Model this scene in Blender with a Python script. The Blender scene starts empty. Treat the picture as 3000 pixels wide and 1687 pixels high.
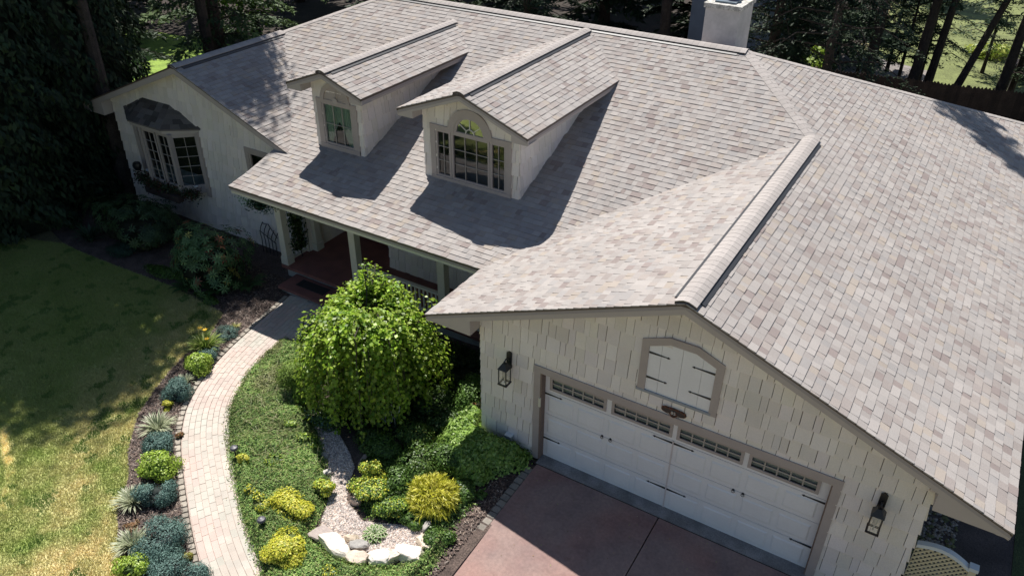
import bpy, math, random
import numpy as np
from mathutils import Vector, Matrix
from mathutils.geometry import delaunay_2d_cdt

random.seed(7)
RS = np.random.RandomState(11)
SC = bpy.context.scene
COL = SC.collection

# ------------------------------------------------------------------ camera
CAM = np.array([6.349, -9.489, 10.6])
YAW, PITCH, ROLL, FPX = -0.541760741, 0.572757208, 0.00854960734, 2319.747
cy, sy, cp, sp = math.cos(YAW), math.sin(YAW), math.cos(PITCH), math.sin(PITCH)
_f = np.array([sy * cp, cy * cp, -sp]); _r = np.array([cy, -sy, 0.0]); _u = np.cross(_r, _f)
_r2 = _r * math.cos(ROLL) + _u * math.sin(ROLL)
_u2 = -_r * math.sin(ROLL) + _u * math.cos(ROLL)
cd = bpy.data.cameras.new("camera"); cam = bpy.data.objects.new("camera", cd); COL.objects.link(cam)
m = Matrix.Identity(4)
for i in range(3):
    m[i][0] = _r2[i]; m[i][1] = _u2[i]; m[i][2] = -_f[i]; m[i][3] = CAM[i]
cam.matrix_world = m
cd.sensor_width = 36.0; cd.lens = FPX / 3000 * 36.0
cd.clip_start = 0.1; cd.clip_end = 600
SC.camera = cam

def proj(P):
    P = np.atleast_2d(P) - CAM
    x = P @ _r2; y = P @ _u2; z = P @ _f
    return 1500 + FPX * x / z, 843.5 - FPX * y / z, z

# ------------------------------------------------------------------ light
SUN = np.array([0.44, -0.42, -1.0])          # direction the light travels
w = bpy.data.worlds.new("World"); SC.world = w; w.use_nodes = True
nt = w.node_tree; nt.nodes.clear()
sky = nt.nodes.new('ShaderNodeTexSky'); sky.sky_type = 'NISHITA'; sky.sun_disc = False
sky.sun_elevation = math.atan2(1.0, math.hypot(SUN[0], SUN[1]))
sky.sun_rotation = math.atan2(-SUN[0], -SUN[1])
sky.air_density = 1.0; sky.dust_density = 0.6; sky.ozone_density = 1.0
bg = nt.nodes.new('ShaderNodeBackground'); bg.inputs[1].default_value = 0.064
ow = nt.nodes.new('ShaderNodeOutputWorld')
nt.links.new(sky.outputs[0], bg.inputs[0]); nt.links.new(bg.outputs[0], ow.inputs[0])
sl = bpy.data.lights.new("sun", 'SUN'); sl.energy = 5.0; sl.angle = math.radians(0.53); sl.color = (1.0, 0.95, 0.89)
so = bpy.data.objects.new("sun", sl); COL.objects.link(so)
so.rotation_euler = Vector(SUN).to_track_quat('-Z', 'Y').to_euler(); so.location = (-20, 20, 40)
SC.view_settings.view_transform = 'Standard'; SC.view_settings.look = 'None'
SC.view_settings.exposure = 0.58; SC.view_settings.gamma = 1.0; SC.view_settings.use_curve_mapping = False
SC.cycles.max_bounces = 6; SC.cycles.transparent_max_bounces = 8
SC.cycles.use_denoising = True

# ------------------------------------------------------------------ materials
MATS = {}
def mat(name, col, rough=0.8, n1=None, n2=None, bump=None, tint=True, metal=0.0, trans=0.0, spec=0.5, coords='Object', warp=None):
    """col base; n1,n2 = (scale, amount) multiplicative noise; bump=(scale,strength); trans = translucency"""
    if name in MATS: return MATS[name]
    M = bpy.data.materials.new(name); M.use_nodes = True; N = M.node_tree; N.nodes.clear(); L = N.links
    out = N.nodes.new('ShaderNodeOutputMaterial'); b = N.nodes.new('ShaderNodeBsdfPrincipled')
    b.inputs['Roughness'].default_value = rough; b.inputs['Metallic'].default_value = metal
    b.inputs['Specular IOR Level'].default_value = spec
    rgb = N.nodes.new('ShaderNodeRGB'); rgb.outputs[0].default_value = (*col, 1); cur = rgb.outputs[0]
    geo = N.nodes.new('ShaderNodeNewGeometry'); vec = geo.outputs['Position']
    if tint:
        a = N.nodes.new('ShaderNodeAttribute'); a.attribute_name = 'tint'
        mx = N.nodes.new('ShaderNodeMix'); mx.data_type = 'RGBA'; mx.blend_type = 'MULTIPLY'; mx.inputs[0].default_value = 1
        L.new(cur, mx.inputs[6]); L.new(a.outputs['Color'], mx.inputs[7]); cur = mx.outputs[2]
    for nz in (n1, n2):
        if not nz: continue
        t = N.nodes.new('ShaderNodeTexNoise'); t.inputs['Scale'].default_value = nz[0]; t.inputs['Detail'].default_value = 5
        L.new(vec, t.inputs['Vector'])
        mr = N.nodes.new('ShaderNodeMapRange'); mr.inputs[1].default_value = 0.3; mr.inputs[2].default_value = 0.7
        mr.inputs[3].default_value = 1 - nz[1]; mr.inputs[4].default_value = 1 + nz[1]
        L.new(t.outputs[0], mr.inputs[0])
        mx = N.nodes.new('ShaderNodeMix'); mx.data_type = 'RGBA'; mx.blend_type = 'MULTIPLY'; mx.inputs[0].default_value = 1
        L.new(cur, mx.inputs[6]); L.new(mr.outputs[0], mx.inputs[7]); cur = mx.outputs[2]
    L.new(cur, b.inputs['Base Color'])
    if bump:
        t = N.nodes.new('ShaderNodeTexNoise'); t.inputs['Scale'].default_value = bump[0]; t.inputs['Detail'].default_value = 4
        L.new(vec, t.inputs['Vector']); bn = N.nodes.new('ShaderNodeBump'); bn.inputs['Strength'].default_value = bump[1]
        bn.inputs['Distance'].default_value = 0.01
        L.new(t.outputs[0], bn.inputs['Height']); L.new(bn.outputs[0], b.inputs['Normal'])
    if trans:
        tr = N.nodes.new('ShaderNodeBsdfTranslucent'); L.new(cur, tr.inputs[0])
        ms = N.nodes.new('ShaderNodeMixShader'); ms.inputs[0].default_value = trans
        L.new(b.outputs[0], ms.inputs[1]); L.new(tr.outputs[0], ms.inputs[2]); L.new(ms.outputs[0], out.inputs[0])
    else: L.new(b.outputs[0], out.inputs[0])
    MATS[name] = M
    return M

def glass_mat():
    M = bpy.data.materials.new('window_glass'); M.use_nodes = True; N = M.node_tree; N.nodes.clear(); L = N.links
    out = N.nodes.new('ShaderNodeOutputMaterial'); g = N.nodes.new('ShaderNodeBsdfGlossy'); g.inputs['Roughness'].default_value = 0.015
    g.inputs[0].default_value = (1, 1, 1, 1)
    t = N.nodes.new('ShaderNodeBsdfTransparent'); t.inputs[0].default_value = (0.72, 0.78, 0.76, 1)
    fr = N.nodes.new('ShaderNodeFresnel'); fr.inputs[0].default_value = 1.5
    mr = N.nodes.new('ShaderNodeMapRange'); mr.inputs[1].default_value = .04; mr.inputs[3].default_value = 0.06; mr.inputs[4].default_value = 1.0
    L.new(fr.outputs[0], mr.inputs[0])
    nz = N.nodes.new('ShaderNodeTexNoise'); nz.inputs['Scale'].default_value = 2.2
    geo = N.nodes.new('ShaderNodeNewGeometry'); L.new(geo.outputs['Position'], nz.inputs['Vector'])
    bn = N.nodes.new('ShaderNodeBump'); bn.inputs['Strength'].default_value = 0.12; bn.inputs['Distance'].default_value = 0.02
    L.new(nz.outputs[0], bn.inputs['Height']); L.new(bn.outputs[0], g.inputs['Normal'])
    ms = N.nodes.new('ShaderNodeMixShader'); L.new(mr.outputs[0], ms.inputs[0]); L.new(t.outputs[0], ms.inputs[1]); L.new(g.outputs[0], ms.inputs[2])
    L.new(ms.outputs[0], out.inputs[0]); MATS['glass'] = M
    return M

def stained_concrete():
    M = mat('stained_concrete', (0.27, 0.19, 0.168), 0.85, n1=(18, .12), n2=(240, .22), bump=(150, .25))
    N = M.node_tree; L = N.links; b = [n for n in N.nodes if n.type == 'BSDF_PRINCIPLED'][0]
    cur = b.inputs['Base Color'].links[0].from_socket
    geo = N.nodes.new('ShaderNodeNewGeometry')
    for sc, lo, hi, c in ((0.9, .46, .68, (1.12, .92, .88, 1)), (1.7, .44, .66, (.80, .80, .84, 1)), (5.0, .5, .7, (.92, .9, .9, 1))):
        t = N.nodes.new('ShaderNodeTexNoise'); t.inputs['Scale'].default_value = sc; t.inputs['Detail'].default_value = 3
        L.new(geo.outputs['Position'], t.inputs['Vector'])
        mr = N.nodes.new('ShaderNodeMapRange'); mr.inputs[1].default_value = lo; mr.inputs[2].default_value = hi
        L.new(t.outputs[0], mr.inputs[0])
        mx = N.nodes.new('ShaderNodeMix'); mx.data_type = 'RGBA'; mx.blend_type = 'MULTIPLY'
        L.new(mr.outputs[0], mx.inputs[0]); L.new(cur, mx.inputs[6]); mx.inputs[7].default_value = c; cur = mx.outputs[2]
    L.new(cur, b.inputs['Base Color'])
    return M

glass_mat(); CONC = stained_concrete()
SHING = mat('asphalt_shingle', (1, 1, 1), 0.95, n1=(.9, .06), n2=(300, .2), bump=(500, .3), spec=.2)
SHAKE = mat('painted_shake', (0.78, 0.715, 0.665), 0.7, n1=(1.1, .06), n2=(60, .05), bump=(90, .35))
TRIM = mat('taupe_trim', (0.40, 0.345, 0.32), 0.6, n1=(4, .05), n2=(50, .03))
FASC = mat('fascia_paint', (0.44, 0.385, 0.355), 0.6, n1=(3, .04))
CREAM = mat('porch_cream', (0.60, 0.58, 0.51), 0.6, n1=(5, .04))
WHITE = mat('door_white', (0.78, 0.77, 0.77), 0.5, n1=(3, .03), n2=(30, .02))
DRIP = mat('drip_edge_brown', (0.085, 0.06, 0.05), 0.5)
WHITE2 = mat('window_bars', (0.40, 0.36, 0.32), 0.6)
BLACK = mat('black_metal', (0.018, 0.018, 0.02), 0.42, n1=(40, .2))
VENT = mat('ridge_vent_black', (0.03, 0.032, 0.036), 0.5)
DARK = mat('dark_interior', (0.03, 0.032, 0.035), 0.9)
RED = mat('red_porch_concrete', (0.20, 0.085, 0.075), 0.7, n1=(3, .15), n2=(80, .1), bump=(120, .2))
GREY = mat('grey_concrete', (0.40, 0.40, 0.38), 0.85, n1=(4, .15), n2=(70, .12), bump=(90, .3))
BARK = mat('bark', (0.045, 0.035, 0.028), 0.95, n1=(6, .3), n2=(30, .35), bump=(18, 1.0))
LEAF = mat('leaf', (1, 1, 1), 0.45, trans=0.32, spec=.4)
NEED = mat('needle', (1, 1, 1), 0.65, trans=0.15, spec=.3)
PAVE = mat('brick_paver', (0.50, 0.42, 0.375), 0.9, n1=(2.2, .10), n2=(120, .12), bump=(160, .3))
STONE = mat('stone', (0.5, 0.47, 0.43), 0.85, n1=(6, .2), n2=(45, .12), bump=(22, .7))
GRAVM = mat('gravel', (0.52, 0.48, 0.45), 0.85, n1=(30, .15))
MULCH = mat('mulch', (0.085, 0.062, 0.052), 0.95, n1=(4, .35), n2=(40, .6), bump=(45, 1.0))
LAWNM = mat('lawn_soil', (1, 1, 1), 0.95, n2=(60, .35), bump=(60, .8))
FLOORM = mat('forest_floor', (0.035, 0.026, 0.02), 0.95, n1=(1.2, .4), n2=(12, .5), bump=(15, 1))
MORT = mat('joint_sand', (0.40, 0.33, 0.285), 0.95, n1=(60, .3))

# ------------------------------------------------------------------ helpers
def tag(o, label=None, cat=None, group=None, kind=None):
    if label: o['label'] = label
    if cat: o['category'] = cat
    if group: o['group'] = group
    if kind: o['kind'] = kind
    return o

def empty(name, loc, label, cat, group=None):
    o = bpy.data.objects.new(name, None); COL.objects.link(o); o.location = loc; o.empty_display_size = .1
    return tag(o, label, cat, group)

_inv = {}
def link(me, name, parent):
    o = bpy.data.objects.new(name, me); COL.objects.link(o)
    if parent is not None:
        o.parent = parent
        L = parent; off = Vector((0, 0, 0))
        while L is not None: off += Vector(L.location); L = L.parent
        o.location = -off
    return o

class MB:
    def __init__(s): s.v = []; s.f = []; s.c = []; s.m = []
    def add(s, vs, fs, c=(1, 1, 1), m=0):
        b = len(s.v); s.v.extend([tuple(map(float, p)) for p in vs])
        for f in fs: s.f.append([b + i for i in f]); s.c.append(c); s.m.append(m)
        return s
    def box(s, x0, x1, y0, y1, z0, z1, c=(1, 1, 1), m=0):
        return s.add([(x0, y0, z0), (x1, y0, z0), (x1, y1, z0), (x0, y1, z0), (x0, y0, z1), (x1, y0, z1), (x1, y1, z1), (x0, y1, z1)],
                     [(3, 2, 1, 0), (4, 5, 6, 7), (0, 1, 5, 4), (1, 2, 6, 5), (2, 3, 7, 6), (3, 0, 4, 7)], c, m)
    def prism(s, poly, vec, c=(1, 1, 1), m=0):
        """poly: list of 3D points, extruded by vec"""
        n = len(poly); a = [np.array(p, float) for p in poly]; vec = np.array(vec, float)
        nrm = sum(np.cross(a[i] - a[0], a[(i + 1) % n] - a[0]) for i in range(1, n - 1))
        if np.dot(nrm, vec) > 0: a = a[::-1]
        b = [p + vec for p in a]
        fs = [tuple(range(n)), tuple(range(2 * n - 1, n - 1, -1))]
        for i in range(n):
            j = (i + 1) % n; fs.append((j, i, n + i, n + j))
        return s.add(a + b, fs, c, m)
    def tube(s, path, rad, n=8, c=(1, 1, 1), m=0, cap=True):
        path = [np.array(p, float) for p in path]; k = len(path)
        if np.isscalar(rad): rad = [rad] * k
        vs = []; up = None
        for i, p in enumerate(path):
            t = path[min(i + 1, k - 1)] - path[max(i - 1, 0)]; t = t / (np.linalg.norm(t) + 1e-9)
            if up is None:
                up = np.array([0, 0, 1.]) if abs(t[2]) < .9 else np.array([1., 0, 0])
            a = np.cross(t, up); a /= np.linalg.norm(a) + 1e-9; b = np.cross(a, t); up = b
            for j in range(n):
                th = 2 * math.pi * j / n; vs.append(p + rad[i] * (math.cos(th) * a + math.sin(th) * b))
        fs = []
        for i in range(k - 1):
            for j in range(n):
                q = (j + 1) % n; fs.append((i * n + q, i * n + j, (i + 1) * n + j, (i + 1) * n + q))
        if cap: fs.append(tuple(range(n))); fs.append(tuple(reversed(range((k - 1) * n, k * n))))
        return s.add(vs, fs, c, m)
    def lathe(s, prof, cx, cy_, n=16, c=(1, 1, 1), m=0):
        vs = []; fs = []
        for r, z in prof:
            for j in range(n):
                th = 2 * math.pi * j / n; vs.append((cx + r * math.cos(th), cy_ + r * math.sin(th), z))
        k = len(prof)
        for i in range(k - 1):
            for j in range(n):
                q = (j + 1) % n; fs.append((i * n + j, i * n + q, (i + 1) * n + q, (i + 1) * n + j))
        fs.append(tuple(reversed(range(n)))); fs.append(tuple(range((k - 1) * n, k * n)))
        return s.add(vs, fs, c, m)
    def mesh(s, name, mats):
        me = bpy.data.meshes.new(name); me.from_pydata(s.v, [], s.f)
        if not isinstance(mats, (list, tuple)): mats = [mats]
        for q in mats: me.materials.append(q)
        if len(mats) > 1: me.polygons.foreach_set('material_index', s.m)
        at = me.color_attributes.new('tint', 'FLOAT_COLOR', 'CORNER')
        cols = []
        for f, c in zip(s.f, s.c): cols.extend([*c, 1.0] * len(f))
        at.data.foreach_set('color', cols)
        me.update(); return me
    def build(s, name, mats, parent=None, smooth=False):
        me = s.mesh(name, mats)
        if smooth: me.polygons.foreach_set('use_smooth', [True] * len(me.polygons))
        return link(me, name, parent)

def bulk(name, V, faces_n, tint, material, parent=None):
    """V: (N*k,3) verts, k verts per face; tint (N,3)"""
    k = faces_n; nf = len(V) // k
    me = bpy.data.meshes.new(name)
    me.vertices.add(len(V)); me.vertices.foreach_set('co', np.ascontiguousarray(V, dtype=np.float32).ravel())
    me.loops.add(len(V)); me.loops.foreach_set('vertex_index', np.arange(len(V), dtype=np.int32))
    me.polygons.add(nf); me.polygons.foreach_set('loop_start', np.arange(0, len(V), k, dtype=np.int32))
    try: me.polygons.foreach_set('loop_total', np.full(nf, k, dtype=np.int32))
    except Exception: pass
    me.materials.append(material)
    at = me.color_attributes.new('tint', 'FLOAT_COLOR', 'POINT')
    c = np.ones((nf, k, 4), dtype=np.float32); c[:, :, :3] = np.asarray(tint)[:, None, :]
    at.data.foreach_set('color', c.ravel()); me.update(calc_edges=True); me.validate()
    return link(me, name, parent)

def clip(poly, a, b, c):
    """keep a*x+b*y<=c"""
    out = []; n = len(poly)
    for i in range(n):
        p, q = poly[i], poly[(i + 1) % n]
        dp = a * p[0] + b * p[1] - c; dq = a * q[0] + b * q[1] - c
        if dp <= 0: out.append(p)
        if (dp < 0 < dq) or (dq < 0 < dp):
            t = dp / (dp - dq); out.append((p[0] + t * (q[0] - p[0]), p[1] + t * (q[1] - p[1])))
    return out if len(out) >= 3 else []

def area(p):
    return abs(sum(p[i][0] * p[(i + 1) % len(p)][1] - p[(i + 1) % len(p)][0] * p[i][1] for i in range(len(p)))) / 2

def minus(polys, hole):
    x0, x1, z0, z1 = hole; out = []
    for p in polys:
        l = clip(p, 1, 0, x0)
        if l: out.append(l)
        r = clip(p, -1, 0, -x1)
        if r: out.append(r)
        mid = clip(p, -1, 0, -x0); mid = clip(mid, 1, 0, x1) if mid else []
        if mid:
            a = clip(mid, 0, -1, -z1); b = clip(mid, 0, 1, z0)
            if a: out.append(a)
            if b: out.append(b)
    return [q for q in out if area(q) > 1e-5]

def vnoise(x, y, s, seed=0):
    x = np.asarray(x, float) * s; y = np.asarray(y, float) * s
    xi = np.floor(x).astype(int); yi = np.floor(y).astype(int); fx = x - xi; fy = y - yi
    fx = fx * fx * (3 - 2 * fx); fy = fy * fy * (3 - 2 * fy)
    def h(a, b):
        n = (a * 374761393 + b * 668265263 + seed * 1442695041) & 0x7fffffff
        n = ((n ^ (n >> 13)) * 1274126177) & 0x7fffffff
        return ((n ^ (n >> 16)) & 0xffff) / 65535.0
    return (h(xi, yi) * (1 - fx) + h(xi + 1, yi) * fx) * (1 - fy) + (h(xi, yi + 1) * (1 - fx) + h(xi + 1, yi + 1) * fx) * fy

def fbm(x, y, s, seed=0):
    return (vnoise(x, y, s, seed) + .5 * vnoise(x, y, 2.1 * s, seed + 1) + .25 * vnoise(x, y, 4.3 * s, seed + 2)) / 1.75

def sm(a, b, x):
    t = np.clip((np.asarray(x, float) - a) / (b - a), 0, 1); return t * t * (3 - 2 * t)
def g(x, y):
    return -.35 + .2 * np.maximum(sm(-3, 1, x), sm(5, 14, y))

def inpoly(x, y, poly):
    x = np.asarray(x); y = np.asarray(y); r = np.zeros(x.shape, bool); n = len(poly)
    for i in range(n):
        x0, y0 = poly[i]; x1, y1 = poly[(i + 1) % n]
        c = ((y0 > y) != (y1 > y)) & (x < (x1 - x0) * (y - y0) / (y1 - y0 + 1e-12) + x0)
        r ^= c
    return r

def sheet(name, poly, dz, material, step=.4, zf=None, tintf=None, parent=None, kind='structure', bump=0):
    zf = zf or g
    xs = [p[0] for p in poly]; ys = [p[1] for p in poly]
    X, Y = np.meshgrid(np.arange(min(xs) + step / 2, max(xs), step), np.arange(min(ys) + step / 2, max(ys), step))
    X = X.ravel(); Y = Y.ravel(); k = inpoly(X, Y, poly); X = X[k]; Y = Y[k]
    pts = []
    for i in range(len(poly)):
        a = np.array(poly[i]); b = np.array(poly[(i + 1) % len(poly)]); n = max(1, int(np.linalg.norm(b - a) / step))
        for j in range(n): pts.append(tuple(a + (b - a) * j / n))
    nb = len(pts); allp = [Vector(p) for p in pts] + [Vector((x, y)) for x, y in zip(X, Y)]
    v, e, f, *_ = delaunay_2d_cdt(allp, [], [list(range(nb))], 1, 1e-5)
    P = np.array([(p[0], p[1]) for p in v]); Z = zf(P[:, 0], P[:, 1]) + dz
    if bump: Z = Z + bump * (fbm(P[:, 0], P[:, 1], 3) - .5)
    fl = []
    for t in f:
        a, b_, c_ = (P[t[0]], P[t[1]], P[t[2]])
        cr = (b_[0] - a[0]) * (c_[1] - a[1]) - (b_[1] - a[1]) * (c_[0] - a[0])
        fl.append(list(t) if cr > 0 else list(reversed(t)))
    me = bpy.data.meshes.new(name); me.from_pydata([(p[0], p[1], z) for p, z in zip(P, Z)], [], fl)
    me.materials.append(material)
    at = me.color_attributes.new('tint', 'FLOAT_COLOR', 'POINT'); T = np.ones((len(P), 4), np.float32)
    if tintf is not None: T[:, :3] = tintf(P[:, 0], P[:, 1])
    at.data.foreach_set('color', T.ravel())
    me.polygons.foreach_set('use_smooth', [True] * len(me.polygons)); me.update()
    o = link(me, name, parent)
    if kind: o['kind'] = kind
    return o
# ------------------------------------------------------------------ roof geometry
S = .405; ZR = 4.43; XR = 3.69; XL = -11.2; YJ = 6.85; YM = 9.04; ZM = ZR + S * (YM - YJ)
PY = [1.45, 2.0, 2.5, 3.0, 3.5, 4.0]; PZ = [2.55, 2.66, 2.79, 2.93, 3.085, 3.275]
def prof(y):
    y = np.asarray(y, float)
    return np.where(y > 4.0, ZR - S * (YJ - y), np.interp(y, PY, PZ))
def profinv(z): return float(np.interp(z, PZ + [ZM], PY + [YM]))
D_ = dict(   # dormers: centre, half width of roof, ridge z, wall x0,x1
    small=(-6.28, 1.12, 5.07, -6.97, -5.52), large=(-2.55, 1.62, 5.27, -3.76, -1.32))
DY0 = 3.15; DYW = 3.52; DZE = 4.65

house = empty('house', (-3.7, 5.0, -.3), 'long shingled house with light grey-brown roof, two dormers and an attached garage', 'house')
SH_COL = [((.455, .425, .40), 7), ((.425, .40, .38), 6), ((.39, .36, .34), 5), ((.35, .31, .29), 3.2), ((.30, .25, .235), 1.3), ((.44, .385, .33), 1.5), ((.41, .365, .335), 3), ((.37, .355, .345), 2)]
SH_W = [w_ for _, w_ in SH_COL]
PIECES = []      # (dist, verts, faces, colour) of roof shingles

def shcol(r):
    c = r.choices([c for c, _ in SH_COL], SH_W)[0]; k = r.uniform(.95, 1.05) * .79; c = [q * .78 + m_ * .22 for q, m_ in zip(c, (.395, .352, .328))]; return tuple(q * k for q in c)

def solidify(poly2, h_at, pos, base=-.012):
    """polygon in plane coords -> top face following h_at, skirt down to base"""
    n = len(poly2)
    vs = [pos(p[0], p[1], h_at(p[0], p[1])) for p in poly2] + [pos(p[0], p[1], base) for p in poly2]
    fs = [tuple(range(n))]
    for i in range(n):
        j = (i + 1) % n; fs.append((j, i, n + i, n + j))
    return vs, fs

def tile_rows(store, u0, u1, vrows, region, pos, colf, rng, wr=(.10, .23), flip=False, raised=True, holes=(), gap=.0025, th=.007, jit=0.0, skip=None):
    for (v0, v1) in vrows:
        hp = region(v0, v1)
        u = u0 - rng.uniform(0, .3); up = rng.random() < .5
        while u < u1:
            wd = rng.uniform(*wr)
            if raised and not up: wd *= rng.uniform(.6, 1.0)
            j = rng.uniform(-jit, jit)
            gg = gap; gap_ = gap * (rng.choice((.35, .7, 1.0, 1.4)) if not raised else 1)
            p = [(u + gap_ / 2, v0 + j), (u + wd - gap_ / 2, v0 + j), (u + wd - gap_ / 2, v1 + .012), (u + gap_ / 2, v1 + .012)]
            for (a, b, c) in hp:
                p = clip(p, a, b, c)
                if not p: break
            uu = u; u += wd
            hh = th + (.007 if (raised and up) else 0) + rng.uniform(-.001, .0015); up = not up
            if raised and rng.random() < .25: up = not up
            if not p: continue
            ps = minus([p], holes[0]) if holes else [p]
            for hl in holes[1:]: ps = minus(ps, hl)
            col = colf(rng)
            for q in ps:
                if area(q) < 2e-4: continue
                cx = sum(t[0] for t in q) / len(q); cv = sum(t[1] for t in q) / len(q)
                if skip and skip(cx, cv): continue
                q2 = q[::-1] if flip else q
                h_at = lambda a, b: hh * (1 - max(0, min(1, (b - v0) / (v1 - v0 + .02)))) + .0015
                vs, fs = solidify(q2, h_at, pos)
                C0 = np.mean(vs[:len(q)], axis=0)
                U, V, Zc = proj(C0)
                d = np.linalg.norm(C0 - CAM); vis = (-30 < U[0] < 3030) and (-30 < V[0] < 1717)
                store.append((d if vis else d + 1000, vs, fs, col))

EXP = .143
def rows(v0, v1, slope=S):
    e = EXP * math.cos(math.atan(slope)); r = []; v = v0
    while v < v1: r.append((v, min(v + e, v1))); v += e
    return r
rr = random.Random(3)
NS = np.array([-S, 0, 1.]) / math.hypot(S, 1)

# front main plane (flared over the porch); coordinates are plan x,y
def posF(x, y, n):
    z = float(prof(y)); sl = (float(prof(y + .02)) - float(prof(y - .02))) / .04 if y > 1.48 else .2
    k = 1 / math.hypot(sl, 1); return (x, y - sl * k * n, z + k * n)
def valx(y):      # x of the valley with the garage roof at depth y
    return float(XR - (ZR - prof(y)) / S)
def regF(v0, v1):
    h = [(0, -1, -1.45)]
    if v0 > 6.8: h.append((1, 1, XR + YJ + .02))
    else:
        a, b = (valx(v0), v0), (valx(v1), v1); dx, dy = b[0] - a[0], b[1] - a[1]
        h.append((dy, -dx, dy * (a[0] + .16) - dx * a[1]))
    if v0 < 3.45: h.append((-1, 0, 7.97))
    else: h.append((-1, -1, 4.35 + .18))
    if v0 > 6.8: h.append((-1, 1, 18.05 + .02))
    return h
def skipF(x, y):
    for k, (cx, hw, zr, w0, w1) in D_.items():
        if w0 + .12 < x < w1 - .12 and y > DYW + .2 and float(prof(y)) < 4.45: return True
        if cx - hw * .9 < x < cx + hw * .9 and 4.6 < float(prof(y)) < zr - .2 - abs(x - cx) * .39: return True
    return False
yy = 1.45; rF = []
while yy < YM - .02:
    sl = (float(prof(yy + .05)) - float(prof(yy))) / .05; e = EXP / math.hypot(1, sl); rF.append((yy, min(yy + e, YM))); yy += e
tile_rows(PIECES, -11.4, 4.4, rF, regF, posF, shcol, rr, skip=skipF)

# garage left plane: u=y, v=x+.95
def posG(u, v, n): x = -.955 + v; k = 1 / math.hypot(S, 1); return (x - S * k * n, u, ZR - S * (XR - x) + k * n)
def regG(v0, v1):
    def vy(v): return profinv(ZR - S * (XR + .955 - v))
    a, b = (vy(v0) + .16, v0), (vy(v1) + .16, v1)
    dx, dy = b[0] - a[0], b[1] - a[1]
    return [(-1, 0, .36), (dy, -dx, dy * a[0] - dx * a[1])]
tile_rows(PIECES, -.4, 7.1, rows(0, XR + .955), regG, posG, shcol, rr, flip=True)
# right plane: u=y, v=8.335-x
def posR(u, v, n): x = 8.335 - v; k = 1 / math.hypot(S, 1); return (x + S * k * n, u, ZR + S * (XR - x) + k * n)
def regR(v0, v1):
    h = [(-1, 0, .36), (1, 1, YM - 1.5 + 8.335 + .0)]   # y <= YM+(x-1.5)
    if v0 > 4.60: h.append((-1, 1, 8.335 - (XR + YJ)))   # y + x >= 10.54
    return h
tile_rows(PIECES, -.4, 16, rows(0, 8.335 - 1.5), regR, posR, shcol, rr)
# left wing right plane: u=y, v=-7.4-x
def posL(u, v, n): x = -7.4 - v; k = 1 / math.hypot(S, 1); return (x + S * k * n, u, ZR - S * (x - XL) + k * n)
tile_rows(PIECES, 2.9, 7.1, rows(0, XL * -1 - 7.4), lambda a, b: [(-1, 0, -2.94), (1, -1, -4.35 + 7.4 + .16)], posL, shcol, rr)
# dormer roofs
for k, (cx, hw, zr, w0, w1) in D_.items():
    s = (zr - DZE) / hw; kk = 1 / math.hypot(s, 1)
    def pl(u, v, n, cx=cx, hw=hw, s=s, kk=kk): x = cx - hw + v; return (x - s * kk * n, u, DZE + s * v + kk * n)
    def pr(u, v, n, cx=cx, hw=hw, s=s, kk=kk): x = cx + hw - v; return (x + s * kk * n, u, DZE + s * v + kk * n)
    def rg(v0, v1, s=s):
        a = (YJ + (DZE + s * v0 - ZR) / S + .14, v0); b = (YJ + (DZE + s * v1 - ZR) / S + .14, v1)
        dx, dy = b[0] - a[0], b[1] - a[1]; return [(-1, 0, -DY0), (dy, -dx, dy * a[0] - dx * a[1])]
    rws = rows(0, hw, s)
    tile_rows(PIECES, DY0 - .1, 9.4, rws, rg, pl, shcol, rr, flip=True)
    tile_rows(PIECES, DY0 - .1, 9.4, rws, rg, pr, shcol, rr)

def place_pieces(pieces, name, stuffname, material, parent, n=300):
    pieces.sort(key=lambda t: t[0])
    for d, vs, fs, col in pieces[:n]:
        mb = MB(); mb.add(vs, fs, col); mb.build(name, material, parent)
    mb = MB()
    for d, vs, fs, col in pieces[n:]: mb.add(vs, fs, col)
    if mb.v:
        o = mb.build(stuffname, material, parent); o['kind'] = 'stuff'

# roof deck (under the shingles), including the far slopes
rf = MB(); T = .10
def deck(pts): rf.prism(pts, (0, 0, -T), (.36, .32, .31))
def zR_(x): return ZR + S * (XR - x) - .006
def zG_(x): return ZR - S * (XR - x) - .006
ys = [1.46, 2.0, 2.5, 3.0, 3.5, 4.0]
for a, b in zip(ys[:-1], ys[1:]):
    xr0, xr1 = valx(a) + .05, valx(b) + .05; xl = -7.96 if a < 3.4 else -8.3
    deck([(xl, a, float(prof(a)) - .006), (xr0, a, float(prof(a)) - .006), (xr1, b, float(prof(b)) - .006), (xl, b, float(prof(b)) - .006)])
deck([(-8.3, 4, float(prof(4)) - .006), (valx(4) + .05, 4, float(prof(4)) - .006), (XR, YJ, ZR - .006), (1.5, YM, ZM - .006), (-9.0, YM, ZM - .006), (XL, YJ, ZR - .006)])
deck([(XL, 2.97, ZR - .006), (-7.47, 2.97, ZR - S * 3.73 - .006), (-7.9, 3.5, ZR - S * 3.3 - .006), (-8.35, 4.0, ZR - S * 2.85 - .006), (XL, YJ, ZR - .006)])
deck([(-.945, -.34, zG_(-.945)), (XR, -.34, ZR - .006), (XR, YJ, ZR - .006), (valx(4), 4, zG_(valx(4))), (valx(3), 3, zG_(valx(3))), (-.945, 1.6, zG_(-.945))])
deck([(XR, -.34, ZR - .006), (8.325, -.34, zR_(8.325)), (8.325, 15.86, zR_(8.325)), (1.5, YM, ZM - .006), (XR, YJ, ZR - .006)])
deck([(1.5, YM, ZM - .006), (8.325, 15.86, zR_(8.325)), (-15.8, 15.86, zR_(8.325)), (-9.0, YM, ZM - .006)])
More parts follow.
